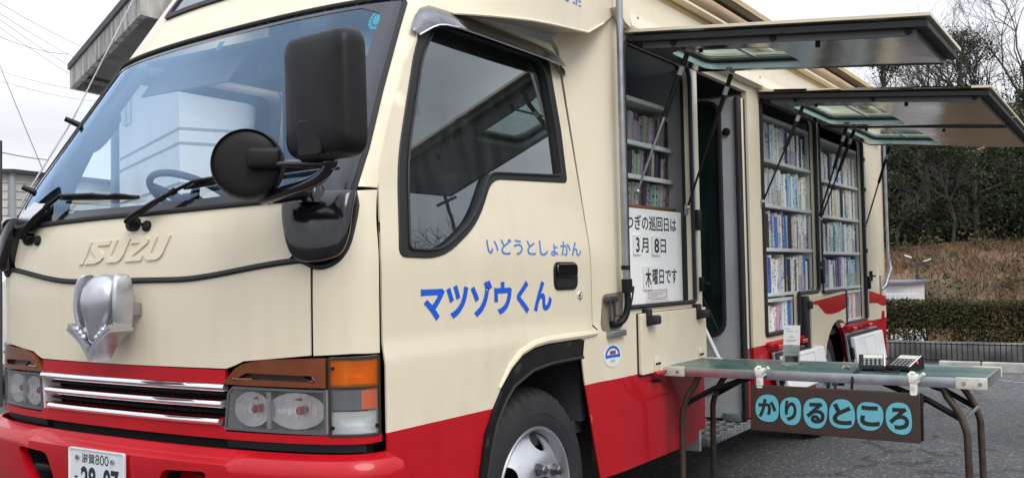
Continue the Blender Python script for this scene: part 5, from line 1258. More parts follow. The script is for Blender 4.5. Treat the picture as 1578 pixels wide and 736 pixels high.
# brown sign hung from the rim
SG = empty('hanging_sign', (1.965, -.78, .516), 'dark brown sign with black letters on turquoise blobs hung from the table', 'sign')
BR_M = mat('brown_board', (.040, .020, .014), .38, 0, .2, noise=(6, .25)); TURQ = mat('turquoise_blob', (.12, .42, .50), .45)
SY0, SY1, SZ0, SZ1 = -.452, -1.110, .516, .702
def sg_(u, v, w): return (1.966-w-.012*(1-v), SY0+(SY1-SY0)*u, SZ0+(SZ1-SZ0)*v-.004*u)
g = MB(); g.prism(rrect(0, 1, 0, 1, .025), sg_, (-.018, 0)); g.build('board', BR_M, SG, bev=.002)
g = MB(); g.prism(rrect(.02, 1.012, .03, .99, .02), sg_, (-.030, -.020)); g.build('back_board', GLOSSBLACK_M, SG)
def blob(cu, cv, a, b, seed, sq=2.6):
    rnd = random.Random(seed); P = []; p1_, p2_ = rnd.uniform(0, 6), rnd.uniform(0, 6)
    for k in range(30):
        t = 2*math.pi*k/30; c, s = math.cos(t), math.sin(t); r = 1+.035*math.sin(2*t+p1_)+.03*math.sin(3*t+p2_)
        P.append((cu+a*r*math.copysign(abs(c)**(2/sq), c), cv+b*r*math.copysign(abs(s)**(2/sq), s)))
    return P
for i, (ch, cu, cv, a, b) in enumerate((('か', .108, .505, .076, .285), ('り', .254, .48, .064, .305), ('る', .405, .475, .073, .315), ('と', .562, .485, .073, .315), ('こ', .722, .485, .073, .30), ('ろ', .885, .475, .073, .315))):
    g = MB(); g.prism(blob(cu, cv, a*1.05, b*1.045, i, 2.5), sg_, (.0002, .0008)); g.build('letter_outline', INK_M, SG)
    g = MB(); g.prism(blob(cu, cv, a, b, i, 2.5), sg_, (.0009, .0014)); g.build('letter_blob', TURQ, SG)
    wu = a*1.52 if ch != 'り' else a*1.15; wv = b*1.42
    text('lettering', ch, lambda u, v, w: sg_(cu-wu/2+wu*u, cv-wv/2+wv*v, .0018), INK_M, SG, bold=.045)

# two plastic clips
def clip(y, lab):
    g = MB()
    def bx(p0, p1, w, th=.010): g.tube([p0, p1], w, 8, sq=th/w if False else 1)
    X = 1.990
    g.prism(rrect(y-.013, y+.013, .690, .742, .008), lambda u, v, w: (X-.012-w-(.74-v)*.10, u, v), (0, .008))
    g.box(X-.022, X+.03, y-.018, y+.018, .738, .746, .003); g.box(X-.024, X-.010, y-.018, y+.018, .735, .766, .004)
    g.tube([(X-.018, y+.012, .742), (X-.020, y+.017, .766), (X-.014, y+.008, .775), (X-.010, y-.004, .772)], .0065, 8)
    g.tube([(X-.018, y-.006, .745), (X-.022, y-.026, .762), (X-.024, y-.040, .774)], .0075, 8)
    g.box(X-.012, X+.03, y-.012, y+.012, ZT+.004, ZT+.012, .003)
    for k in (-1, 0, 1): g.tube([(X-.0265, y+k*.006, .712), (X-.0265, y+k*.006, .728)], .0015, 6)
    o = g.build('table_clip', mat('white_clip_plastic', (.74, .73, .68), .4)); base_origin(o, (X, y, .69)); tag(o, lab, 'clip', 'white clips on the table rim')
clip(-.490, 'white plastic clip on table rim at the end nearer the truck'); clip(-1.088, 'white plastic clip on table rim below the two calculators')

# card in an acrylic stand
CS = empty('card_stand', (2.28, -.535, ZT), 'clear acrylic stand holding a narrow printed white card on the green table', 'card stand')
ACR = glass('acrylic', (.92, .94, .94), 1.0, 1.49)
def cdm(u, v, w): return (2.255+.03*v-w, -.500-.072*u, ZT+.006+.168*v)
g = MB(); g.prism([(0, 0), (1, 0), (1, 1), (0, 1)], cdm, (0, .0012)); g.build('card', mat('paper', (.7, .7, .69), .7), CS)
g = MB(); g.prism([(-.05, -.02), (1.05, -.02), (1.05, .5), (-.05, .5)], cdm, (.002, .0045)); g.box(2.243, 2.32, -.577, -.495, ZT, ZT+.004, .001); g.build('acrylic_holder', ACR, CS)
g = MB(); g.prism([(.12, .06), (.92, .06), (.92, .22), (.12, .22)], cdm, (.0013, .0016)); g.build('black_panel', INK_M, CS)
g = MB()
for v, u0, u1 in ((.905, .08, .40), (.84, .2, .62), (.84, .72, .88), (.72, .42, .55), (.69, .32, .68), (.62, .15, .85), (.58, .18, .70), (.48, .4, .62), (.30, .25, .80)):
    g.prism([(u0, v), (u1, v), (u1, v+.012), (u0, v+.012)], cdm, (.0013, .0016))
g.build('fine_print', GINK, CS)

# two calculators on cords
def calc(cx, cy, rz, lab):
    o = empty('calculator', (cx, cy, ZT), lab, 'calculator', 'black calculators on the table', rz)
    M = Matrix.Translation((cx, cy, ZT)) @ Matrix.Rotation(rz, 4, 'Z')
    def P(x, y, z): return M @ Vector((x, y, z))
    def bld(g, nm, m):
        me = g; ob = me.build(nm, m, None); ob.data.transform(M.inverted()); ob.parent = o; return ob
    HF, HR, X0, X1, YW = .020, .058, -.062, .055, .052
    g = MB(); sec = [(X0, .003), (X0-.003, HF*.5), (X0, HF), (X1, HR), (X1+.012, HR-.006), (X1+.016, .003)]
    g.loft([[P(x, y*YW, z) for x, z in sec] for y in (-1, -.95, .95, 1)]); B = bld(g, 'body', BLACK_M)
    def top(x, y, w=0): return P(x-w*.3, y, HF+(x-X0)/(X1-X0)*(HR-HF)+w)
    g = MB(); g.prism([(.014, -.042), (.046, -.042), (.046, .034), (.014, .034)], lambda u, v, w: top(u, v, w), (.0, .0025)); bld(g, 'display', mat('pale_display', (.62, .62, .54), .3))
    g = MB()
    for i in range(4):
        for j in range(5):
            x = -.054+i*.016; y = -.042+j*.0165; g.prism([(x, y), (x+.0095, y), (x+.0095, y+.010), (x, y+.010)], lambda u, v, w: top(u, v, w), (0, .003))
    bld(g, 'key', mat('grey_keys', (.16, .16, .17), .5))
    g = MB()
    for i in range(4):
        for j in range(5):
            x = -.054+i*.016; y = -.042+j*.0165; g.prism([(x+.003, y+.003), (x+.0055, y+.003), (x+.0055, y+.007), (x+.003, y+.007)], lambda u, v, w: top(u, v, w), (.003, .0034))
    bld(g, 'key_mark', WHITE_M)
    g = MB(); g.prism([(X0+.004, -YW+.001), (X1-.004, -YW+.001), (X1-.004, -YW+.007), (X0+.004, -YW+.007)], lambda u, v, w: top(u, v, w), (0, .0015)); bld(g, 'white_edge', WHITE_M)
    g = MB(); g.ball(P(.004, -YW, .033), .008, (1, .8, 1)); bld(g, 'red_button', mat('red_button', (.55, .06, .05), .35))
calc(2.215, -.885, R_(12), 'black calculator with a cream display, lying nearer the card stand')
calc(2.235, -1.005, R_(-14), 'black calculator with a white display, lying nearer the table end')
g = MB(); g.tube(bez([(2.16, -.90, ZT+.012), (2.06, -.93, ZT+.006), (2.05, -1.02, ZT+.006), (2.14, -1.03, ZT+.006), (2.17, -.98, ZT+.008)], 20), .004, 6); g.tube(bez([(2.12, -.86, ZT+.010), (2.03, -.855, ZT+.006), (1.992, -.855, ZT+.006), (1.990, -.857, .73), (1.988, -.855, .70)], 16), .0055, 6)
o = g.build('cord', BLACK_M); base_origin(o, (2.1, -.94, ZT)); tag(o, 'black cord looping between the calculators and over the table rim', 'cord')
TANW = mat('pencil_wood', (.50, .29, .17), .5)
for (x0, y0, x1, y1, lab) in ((2.195, -.770, 2.275, -.758, 'short wooden pencil on green table, the one closer to card stand'), (2.255, -.775, 2.185, -.800, 'short wooden pencil on green table, the one closer to calculators')):
    o = empty('pencil', ((x0+x1)/2, (y0+y1)/2, ZT), lab, 'pencil', 'short pencils on the table')
    a, b = Vector((x0, y0, ZT+.006)), Vector((x1, y1, ZT+.006))
    g = MB(); g.tube([a, a.lerp(b, .8)], .0055, 6); g.build('barrel', TANW, o)
    g = MB(); g.tube([a.lerp(b, .8), b], [.0054, .001], 6); g.build('tip', GINK, o)

# ================================================================== beyond the car park: parking blocks, wall, fence, hedge
CONC = mat('concrete', (.34, .33, .30), .9, noise=(6, .35), bump=(30, .3, .006)); DCONC = mat('weathered_concrete', (.16, .155, .15), .92, noise=(3.5, .7), bump=(14, .5, .01))
for k, lab in enumerate(('weathered concrete parking block left of the other two', 'weathered concrete parking block in the middle of three', 'weathered concrete parking block cut off by the photo edge')):
    g = MB(); y1 = .075-k*.432; y0 = y1-.412
    g.loft([[(9.66, y, 0), (9.69, y, .095), (9.71, y, .108), (9.77, y, .108), (9.79, y, .095), (9.82, y, 0)] for y in (y0, y0+.012, y1-.012, y1)])
    o = g.build('parking_block', CONC, bev=.006); base_origin(o, (9.74, (y0+y1)/2, 0)); tag(o, lab, 'parking block', 'concrete parking blocks before the hedge')
for k in range(0):
    y1 = .075+.432*(k+1); g = MB(); y0 = y1-.412
    g.loft([[(9.66, y, 0), (9.69, y, .095), (9.71, y, .108), (9.77, y, .108), (9.79, y, .095), (9.82, y, 0)] for y in (y0, y1)])
    if k < 1: o = g.build('parking_block', CONC, bev=.006); base_origin(o, (9.74, (y0+y1)/2, 0)); tag(o, 'weathered concrete parking block hidden behind the rear of the truck', 'parking block', 'concrete parking blocks before the hedge')
PAINTW = mat('worn_white_line', (.52, .52, .51), .8, noise=(9, .5))
g = MB(); P = [(8.95, -.60), (8.80, -.76), (8.66, -1.05), (8.60, -1.6), (8.60, -4.0)]
for i in range(4):
    (a, b), (c, d) = P[i], P[i+1]; w = .05; g.add([(a, b, .004), (c, d, .004), (c+w*1.2, d+.03, .004), (a+w, b+.04, .004)], [(0, 1, 2, 3)])
tag(g.build('road_marking', PAINTW), kind='structure')
g = MB(); g.box(10.62, 10.95, -14, 12, -.2, .235, .01); o = g.build('low_wall', DCONC); base_origin(o, (10.78, -1, 0)); tag(o, 'low stained concrete wall along the foot of the hedge', 'wall')
FN = empty('low_fence', (10.55, -1, 0), 'low dark metal fence of thin upright bars before the concrete wall', 'fence')
IRON = mat('dark_iron', (.018, .018, .018), .5, .3, noise=(15, .3))
g = MB()
for z in (.225, .035): g.box(10.545, 10.560, -12, 10, z, z+.014)
g.build('rail', IRON, FN)
bars = MB()
y = -12.
while y < 10: bars.box(10.547, 10.558, y, y+.010, .02, .25); y += .058
o = bars.build('bar', IRON, FN, fix=False); o['kind'] = 'stuff'
def leafmat(name, c1, c2, sc=1.2):
    if name in MATS: return MATS[name]
    m = mat(name, c1, .75, spec=.25); t = m.node_tree; b = t.nodes['Principled BSDF']
    c = t.nodes.new('ShaderNodeTexCoord'); n = t.nodes.new('ShaderNodeTexNoise'); n.inputs['Scale'].default_value = sc; n.inputs['Detail'].default_value = 6; t.links.new(c.outputs['Object'], n.inputs['Vector'])
    r = t.nodes.new('ShaderNodeMapRange'); r.inputs[1].default_value = .35; r.inputs[2].default_value = .65; t.links.new(n.outputs['Fac'], r.inputs[0])
    x = t.nodes.new('ShaderNodeMixRGB'); x.inputs[1].default_value = (*c1, 1); x.inputs[2].default_value = (*c2, 1); t.links.new(r.outputs[0], x.inputs[0]); t.links.new(x.outputs[0], b.inputs['Base Color']); return m
def leaf(vs, fs, p, s, rnd, up=.3):
    a = Vector((rnd.gauss(0, 1), rnd.gauss(0, 1), rnd.gauss(0, 1)+up)).normalized(); b = a.orthogonal().normalized(); b = Matrix.Rotation(rnd.uniform(0, 6.28), 3, a) @ b; c = a.cross(b); i = len(vs)
    vs += [p+b*s, p+c*s*.5, p-b*s, p-c*s*.5]; fs.append((i, i+1, i+2, i+3))
def mesh_obj(name, vs, fs, m, parent=None, off=None):
    o_ = wloc(parent) if parent is not None else Vector((0, 0, 0))
    me = bpy.data.meshes.new(name); me.from_pydata([tuple(Vector(v)-o_) for v in vs], [], fs); me.materials.append(m)
    o = bpy.data.objects.new(name, me); COL.objects.link(o)
    if parent is not None: o.parent = parent
    return o
HG = empty('clipped_hedge', (11.35, 0, .2), 'long clipped brownish green hedge behind the low wall', 'hedge')
rnd = random.Random(3); vs = []; fs = []
for _ in range(52000):
    y = rnd.uniform(-2.5, 3) if rnd.random() < .8 else rnd.uniform(-14, 12)
    u = rnd.random()
    if u < .50: p = Vector((10.97+abs(rnd.gauss(0, .05)), y, rnd.uniform(.22, .71)))
    elif u < .85: p = Vector((rnd.uniform(10.96, 11.8), y, .69+rnd.gauss(0, .014)))
    else: p = Vector((rnd.uniform(11.0, 11.8), y, rnd.uniform(.25, .66)))
    if p.z < .33 and rnd.random() < .35+.3*math.sin(y*5): continue
    p.z += .012*math.sin(y*3.1)+.008*math.sin(y*9)
    leaf(vs, fs, p, rnd.uniform(.014, .026), rnd)
mesh_obj('foliage', vs, fs, leafmat('hedge_leaves', (.038, .042, .014), (.085, .070, .030), 4), HG)
g = MB(); y = -14.
while y < 12:
    for _ in range(3): g.tube([(11.1+rnd.uniform(0, .4), y+rnd.uniform(-.1, .1), .1), (11.05+rnd.uniform(0, .5), y+rnd.uniform(-.25, .25), .6)], [.012, .004], 4)
    y += .3
g.box(11.10, 11.72, -14, 12, .38, .64)
g.build('branches', mat('hedge_twigs', (.035, .028, .018), .9), HG)

# shed, railing and street lamp on the lower ground beyond the hedge
def dirpt(px, d, z=None):
    """a point d metres from the camera position along compass angle px (radians from +x)"""
    return Vector((CAM.x+d*math.cos(px), CAM.y+d*math.sin(px), z if z is not None else 0))
SHW = mat('shed_white', (.62, .63, .66), .6, noise=(2, .1))
SD = empty('white_shed', (19.2, 2.9, hill(19.2, 2.9)), 'small white prefabricated shed with flat grey roof beyond the hedge', 'shed')
zb0 = hill(19.2, 2.9)-.1
g = MB(); g.box(18.0, 20.2, 2.02, 3.9, zb0, .80); g.build('wall', SHW, SD)
g = MB(); g.box(17.9, 20.3, 1.93, 4.0, .80, .86, .01); g.build('roof', mat('shed_roof_grey', (.16, .165, .18), .6), SD)
g = MB(); g.box(17.985, 18.0, 2.35, 2.75, zb0+.1, .62); g.build('door', mat('shed_door', (.42, .44, .48), .5), SD)
RL = empty('white_railing', (17.2, 2.0, hill(17.2, 2.0)), 'short white railing in front of the white shed', 'railing')
g = MB(); z0 = hill(17.2, 2)-.05
for z in (.62, .30): g.box(17.18, 17.22, 1.62, 2.7, z, z+.03)
g.build('rail', WHITE_M, RL)
g = MB()
for i in range(12): g.box(17.185, 17.215, 1.64+i*.09, 1.66+i*.09, z0, .64)
g.build('baluster', WHITE_M, RL)
LP = empty('street_lamp', (20, 2.12, hill(20, 2.12)), 'grey lamp post with two white heads above the hedge', 'lamp post')
g = MB(); g.tube([(20, 2.12, hill(20, 2.12)-.1), (20, 2.12, 1.20)], .028, 10); g.tube([(20, 2.12, .9), (20, 2.12, .97)], .035, 10); g.tube([(20, 2.12, 1.18), (20, 1.98, 1.235)], .014, 8); g.tube([(20, 2.12, 1.18), (20, 2.26, 1.30)], .012, 8); g.build('pole', mat('dark_post', (.06, .06, .062), .5, .4), LP)
for y, z, sg in ((1.90, 1.26, 1), (2.30, 1.35, -1)):
    g = MB(); g.tube([(20, y+.08*sg, z-.02*1), (20, y-.06*sg, z+.03)], .022, 8, sq=.6); g.build('lamp_head', WHITE_M, LP)

# dry grass bank
rnd = random.Random(11); vs = []; fs = []
for _ in range(52000):
    x = rnd.uniform(21, 31.5); y = rnd.uniform(-8, 11); den = math.sin(1.1*x+.7*y)+math.sin(.6*y-1.9*x)+rnd.gauss(0, .8)
    if den < -.7: continue
    h = rnd.uniform(.05, .20)*(1.1+.4*math.sin(.8*y+.5*x)); z = hill(x, y); dx, dy = rnd.gauss(0, .10), rnd.gauss(0, .14); w = rnd.uniform(.008, .022); i = len(vs)
    vs += [(x, y-w, z-.02), (x, y+w, z-.02), (x+dx, y+dy, z+h)]; fs.append((i, i+1, i+2))
o = mesh_obj('dry_grass', vs, fs, leafmat('dry_grass', (.20, .110, .060), (.115, .080, .045), .6)); tag(o, 'dry brown grass covering the bank behind the hedge', 'grass', kind='stuff')
rnd = random.Random(12); vs = []; fs = []
for _ in range(160):
    x = rnd.uniform(21, 31); y = rnd.uniform(-7, 10); r = rnd.uniform(.25, .6); z = hill(x, y)
    for _ in range(70):
        d = Vector((rnd.gauss(0, .5), rnd.gauss(0, .5), abs(rnd.gauss(0, .55)))); leaf(vs, fs, Vector((x, y, z))+d*r, rnd.uniform(.03, .07), rnd)
o = mesh_obj('scrub', vs, fs, leafmat('scrub_leaves', (.10, .075, .035), (.055, .06, .025), .5)); tag(o, 'low scrub scattered over the dry bank', 'scrub', kind='stuff')

# ================================================================== trees on the bank
BARK = mat('bark', (.075, .062, .05), .95, noise=(6, .4)); TWIG = mat('twig_bark', (.10, .085, .08), .9)
def evergreen(x, y, h, w, lab, seed, c=((.020, .034, .012), (.050, .064, .022)), n=6400, low=.12):
    rnd = random.Random(seed); zb_ = hill(x, y); o = empty('evergreen_tree', (x, y, zb_), lab, 'tree', 'evergreen trees on the bank')
    g = MB(); g.tube([(x, y, zb_-.1), (x+rnd.uniform(-.1, .1), y+rnd.uniform(-.1, .1), zb_+h*.5), (x+rnd.uniform(-.15, .15), y+rnd.uniform(-.2, .2), zb_+h*.9)], [.16*h/6, .10*h/6, .03], 8)
    cl = []
    for _ in range(46):
        t = low+(1-low)*rnd.random()**.9; r = w*(math.sin(math.pi*min(1, .18+.80*t))**.8)*rnd.uniform(.35, 1.0); a = rnd.uniform(0, 6.28)
        c_ = Vector((x+r*math.cos(a), y+r*math.sin(a), zb_+h*t)); cl.append((c_, rnd.uniform(.28, .55)*w*.75)); 
        g.tube([(x, y, zb_+h*max(.08, t-.12)), c_], [.03, .008], 4)
    g.build('trunk', BARK, o); vs = []; fs = []
    for c_, r in cl:
        for _ in range(n//46):
            d = Vector((rnd.gauss(0, 1), rnd.gauss(0, 1), rnd.gauss(0, .62))); d = d.normalized()*(rnd.random()**.45)
            leaf(vs, fs, c_+Vector((d.x*r, d.y*r, d.z*r*.62)), rnd.uniform(.026, .062), rnd, .8)
    mesh_obj('crown', vs, fs, leafmat('evergreen_leaves_%d' % (seed % 3), *c), o)
C0, C1, C2 = ((.016, .028, .010), (.040, .055, .020)), ((.026, .036, .014), (.060, .066, .028)), ((.020, .026, .014), (.045, .046, .024))
EV = [(31, 6.9, 5.2, 1.9, 'dark evergreen tree just right of the rear edge of the truck', C0), (30.5, 5.2, 3.9, 1.7, 'low bushy green evergreen beside the street lamp, in front of taller ones', C1), (34, 5.6, 6.6, 1.7, 'tall dark evergreen whose top shows between the two upper hatches', C0),
      (31, 3.7, 4.4, 1.8, 'broad green evergreen standing in the middle of the bank', C1), (36, 3.4, 7.3, 2.1, 'tallest dark evergreen, rounded top rising right of the front hatch', C2), (31, 2.3, 4.2, 1.7, 'dark evergreen on the bank right of the broad green one', C0),
      (31.5, .9, 4.6, 1.8, 'dark evergreen on the bank at the right edge of the photo', C2), (35, .6, 5.8, 1.9, 'grey green evergreen behind bare branches at the right edge', C2), (35, 8.6, 6.0, 2.0, 'dark evergreen on the bank hidden behind the truck', C0), (31, -1.2, 4.6, 1.9, 'dark evergreen beyond the right edge of the photo', C1)]
for i, (x, y, h, w, lab, c) in enumerate(EV): evergreen(x, y, h, w, lab, i, c)
def bare(x, y, h, lab, seed, spread=.5, depth=7, zb_=None, group='bare trees on the bank', thick=.020):
    rnd = random.Random(seed); zb_ = hill(x, y) if zb_ is None else zb_; o = empty('bare_tree', (x, y, zb_), lab, 'tree', group); g = MB(); t = MB()
    def br(p, d, L, r, k):
        q = p+d*L*.5+Vector((rnd.gauss(0, .04), rnd.gauss(0, .04), 0))*L; e = q+(d+Vector((rnd.gauss(0, .10), rnd.gauss(0, .10), .05))).normalized()*L*.5
        (g if k > depth-3 else t).tube([p, q, e], [r, r*.85, r*.68], 5 if k > depth-3 else 3, cap=False)
        if k == 0: return
        for _ in range(2 if rnd.random() < .62 else 3):
            a = d.orthogonal().normalized(); a = Matrix.Rotation(rnd.uniform(0, 6.28), 3, d) @ a
            br(e if rnd.random() < .75 else q, (d+a*rnd.uniform(.25, spread+.25)+Vector((0, 0, .07))).normalized(), L*rnd.uniform(.66, .86), r*rnd.uniform(.52, .68), k-1)
    br(Vector((x, y, zb_-.1)), Vector((rnd.gauss(0, .05), rnd.gauss(0, .05), 1)).normalized(), h*.26, h*thick, depth)
    g.build('trunk', BARK, o); t.build('twigs', TWIG, o, fix=False)
bare(38, 2.3, 9.4, 'tall bare tree with fine twigs, right of the front hatch', 21, .55, 8)
bare(37, .9, 9.8, 'tall bare tree at the right edge of the photo', 22, .55, 8)
bare(39, 3.6, 9.0, 'tall hazy bare tree left of the tallest bare tree', 26, .55, 8)
bare(30.2, 2.9, 3.4, 'pale bare tree with crooked branches in front of the evergreens', 23, .7, 6)
bare(30.0, 4.4, 3.2, 'small pale bare tree between the street lamp and the crooked one', 24, .7, 6)
bare(36, 4.6, 7.0, 'thin bare tree showing between the two upper hatches', 25, .5, 6)
bare(22.3, -16.4, 10.2, 'bare tree past the right edge, mirrored low in the door window', 31, .6, 7, None, 'bare trees mirrored in the door window', .022)
bare(23.4, -15.9, 9.6, 'second bare tree past the right edge, mirrored low in the door window', 32, .6, 7, None, 'bare trees mirrored in the door window', .022)
o = empty('utility_pole', (23.1, -15.35, -.8), 'slim utility pole past the right edge, mirrored in the door window', 'pole'); g = MB(); g.tube([(23.1, -15.35, -.9), (23.1, -15.35, 8.9)], .06, 8); g.build('shaft', mat('dark_post', (.06, .06, .062), .5, .4), o)
g = MB(); g.box(23.06, 23.14, -15.75, -14.95, 8.5, 8.58); g.build('cross_arm', mat('dark_post', (.06, .06, .062), .5, .4), o)
rnd = random.Random(5); vs = []; fs = []
for _ in range(9000):
    y = rnd.uniform(-40, -14); x = 30+rnd.gauss(0, 5)-(y+14)*.0; leaf(vs, fs, Vector((x, y, hill(x, y)+2.6*rnd.random()**1.6)), rnd.uniform(.15, .35), rnd)
for _ in range(7000):
    y = rnd.uniform(9, 40); x = 38+rnd.gauss(0, 3); leaf(vs, fs, Vector((x, y, hill(x, y)+3.0*rnd.random()**1.6)), rnd.uniform(.15, .35), rnd)
for _ in range(26000):
    y = rnd.uniform(-6, 9); x = 40+rnd.gauss(0, 1.6); leaf(vs, fs, Vector((x, y, hill(x, y)+rnd.random()*(2.6+.7*math.sin(y*1.3)+.4*math.sin(3*y)))), rnd.uniform(.10, .24), rnd)
for _ in range(16000):
    y = rnd.uniform(-7, 10); x = 32.0+rnd.gauss(0, .7); leaf(vs, fs, Vector((x, y, hill(x, y)+rnd.random()*(1.0+.35*math.sin(y*1.7)+.2*math.sin(4*y)))), rnd.uniform(.05, .12), rnd)
o = mesh_obj('far_wood', vs, fs, leafmat('far_wood_leaves', (.022, .026, .015), (.05, .045, .028), .4)); tag(o, 'dark mass of undergrowth and woodland behind the bank', 'woodland', kind='stuff')

# ================================================================== buildings on the left
def ang(ax, ay): return math.atan2(ay, ax)
def frame(p0, d):
    d = Vector(d).normalized(); n = Vector((-d.y, d.x, 0)); return lambda a, b, z: (p0[0]+d.x*a+n.x*b, p0[1]+d.y*a+n.y*b, z)
# house with the deep eaves; its eave corner hangs above the truck
WALLP = mat('pale_siding', (.80, .81, .82), .6, noise=(1.5, .1)); SOFF = mat('weathered_soffit', (.20, .195, .18), .85, noise=(3, .4)); FASC = mat('stained_fascia', (.44, .43, .40), .85, noise=(4, .7), stretch=(3, 3, .6)); GROOVE = mat('siding_groove', (.30, .32, .34), .8)
E0_ = dirpt(ang(.586, .922), 11.0); ez = 1.187+.218/math.hypot(.586, .922)*11.0
ea = Vector((math.cos(R_(32.86)+R_(33)), math.sin(R_(32.86)+R_(33)), 0)); eb = Vector((ea.y, -ea.x, 0))   # ea runs back towards the vanishing point left, eb to the right
HS = empty('house', (E0_.x+eb.x*3, E0_.y+eb.y*3, 0), 'pale sided house with deep grey stained eaves, behind the truck on the left', 'house')
def hp(a, b, z): return (E0_.x-ea.x*a+eb.x*b, E0_.y-ea.y*a+eb.y*b, z-b*.145)      # a: towards the viewer along the eave, b: to the right
A1, B1_ = 3.35, 2.7
g = MB(); g.add([hp(0, 0, ez), hp(A1, 0, ez), hp(A1, B1_, ez), hp(0, B1_, ez), hp(0, 0, ez+.06), hp(A1, 0, ez+.06), hp(A1, B1_, ez+.06), hp(0, B1_, ez+.06)], [(0, 1, 5, 4), (1, 2, 6, 5), (2, 3, 7, 6), (3, 0, 4, 7), (4, 5, 6, 7), (3, 2, 1, 0)]); g.build('roof', mat('dark_roof_edge', (.03, .03, .034), .6), HS)
g = MB()
def slab(a0, a1, b0, b1, z0, z1): g.add([hp(a, b, z) for z in (z0, z1) for a, b in ((a0, b0), (a1, b0), (a1, b1), (a0, b1))], [(3, 2, 1, 0), (4, 5, 6, 7), (0, 1, 5, 4), (1, 2, 6, 5), (2, 3, 7, 6), (3, 0, 4, 7)])
slab(.02, A1-.02, .02, .07, ez-.20, ez-.002); slab(.02, .07, .07, B1_-.02, ez-.20, ez-.002); slab(A1-.07, A1-.02, .07, B1_-.02, ez-.2, ez-.002); g.build('fascia', FASC, HS)
g = MB(); slab(.07, A1-.07, .07, B1_-.07, ez-.12, ez-.06)
for i in range(16): slab(.07+i*.45, .095+i*.45, .55, B1_-.1, ez-.135, ez-.121)
slab(.4, .46, .07, B1_-.1, ez-.15, ez-.121); slab(.07, A1-.1, .50, .55, ez-.155, ez-.121); g.build('soffit', SOFF, HS)
WA0, WA1, WB0, WB1 = .45, A1-.5, .42, B1_-.4
def wp(a, b, z): return hp(a, b, z+b*.145)
g = MB(); v_ = [wp(a, b, -.1) for a, b in ((WA0, WB0), (WA1, WB0), (WA1, WB1), (WA0, WB1))]+[hp(a, b, ez-.12) for a, b in ((WA0, WB0), (WA1, WB0), (WA1, WB1), (WA0, WB1))]
g.add(v_, [(0, 1, 5, 4), (1, 2, 6, 5), (2, 3, 7, 6), (3, 0, 4, 7)]); g.build('wall', WALLP, HS)
g = MB()
for z in (1.55, 1.95, 2.28, 2.40):
    g.add([wp(WA0, WB0-.004, z), wp(WA1, WB0-.004, z), wp(WA1, WB0-.004, z+.022), wp(WA0, WB0-.004, z+.022)], [(0, 1, 2, 3)]); g.add([wp(WA1+.004, WB0, z), wp(WA1+.004, WB1, z), wp(WA1+.004, WB1, z+.022), wp(WA1+.004, WB0, z+.022)], [(0, 1, 2, 3)])
g.build('siding_groove', GROOVE, HS)
for a0, a1, z0, z1 in ((.80, 1.02, 2.72, 3.0),):
    g = MB(); g.add([wp(a, WB0-.01, z) for a, z in ((a0, z0), (a1, z0), (a1, z1), (a0, z1))], [(0, 1, 2, 3)]); WN = g.build('window', mat('window_dark', (.10, .12, .14), .1), HS)
    g = MB(); g.tube([wp(a, WB0-.01, z) for a, z in ((a0, z0), (a1, z0), (a1, z1), (a0, z1))], .03, 4, closed=True); g.build('frame', WHITE_M, WN)
g = MB(); dp_ = dirpt(ang(.613, .880), 11.4); g.tube([(dp_.x, dp_.y, 0), (dp_.x, dp_.y, 3.55)], .055, 12); DPP = g.build('downpipe', mat('blue_grey_pipe', (.20, .24, .30), .5), HS)
# sided outbuilding at the far left
CR = dirpt(ang(.557, .975), 14.0); h0 = 1.187+.112/math.hypot(.557, .975)*14.0
OB = empty('outbuilding', (CR.x+1.5, CR.y+1, 0), 'beige outbuilding with horizontal siding at the left edge of the photo', 'outbuilding')
d1 = Vector((.93, .05, 0)).normalized(); d2 = Vector((-.55, .55, 0)).normalized()
BEI = mat('beige_siding', (.46, .44, .40), .75, noise=(4, .2))
def op(a, b, z): return Vector((CR.x, CR.y, z))+d1*a+d2*b
g = MB(); g.add([op(0, 0, -.1), op(4.5, 0, -.1), op(4.5, 4, -.1), op(0, 4, -.1), op(0, 0, h0), op(4.5, 0, h0-.12), op(4.5, 4, h0-.12), op(0, 4, h0)], [(0, 1, 5, 4), (1, 2, 6, 5), (2, 3, 7, 6), (3, 0, 4, 7), (4, 5, 6, 7)])
nb_ = int(h0/.105)
for i in range(nb_):
    z = i*.105+.05
    for A, B, nrm in ((op(0.03, 0, z), op(4.5, 0, z), -d2), (op(0, .03, z), op(0, 4, z), -d1)):
        up = Vector((0, 0, .095)); g.add([A+nrm*.020, B+nrm*.020, B+up+nrm*.004, A+up+nrm*.004, A+nrm*.0, B+nrm*.0], [(0, 1, 2, 3), (4, 5, 1, 0)])
g.build('wall', BEI, OB)
g = MB(); g.add([op(-.15, -.15, h0), op(4.7, -.15, h0-.12), op(4.7, 4.2, h0-.12), op(-.15, 4.2, h0), op(-.15, -.15, h0+.05), op(4.7, -.15, h0-.07), op(4.7, 4.2, h0-.07), op(-.15, 4.2, h0+.05)], [(3, 2, 1, 0), (4, 5, 6, 7), (0, 1, 5, 4), (1, 2, 6, 5), (2, 3, 7, 6), (3, 0, 4, 7)]); g.build('roof', mat('dark_roof_edge', (.03, .03, .034), .6), OB)
g = MB(); g.tube([op(-.03, -.03, 0), op(-.03, -.03, h0)], .045, 8); g.build('corner_trim', mat('grey_trim', (.25, .26, .28), .6), OB)
g = MB(); M_ = [op(.62, -.05, z) for z in (1.9, 2.45)]; g.box(-.12, .12, -.04, .0, -.28, .28, M=Matrix.Translation(op(.62, -.03, 2.15))); g.build('wall_box', mat('pale_wall_box', (.45, .44, .40), .6), OB)
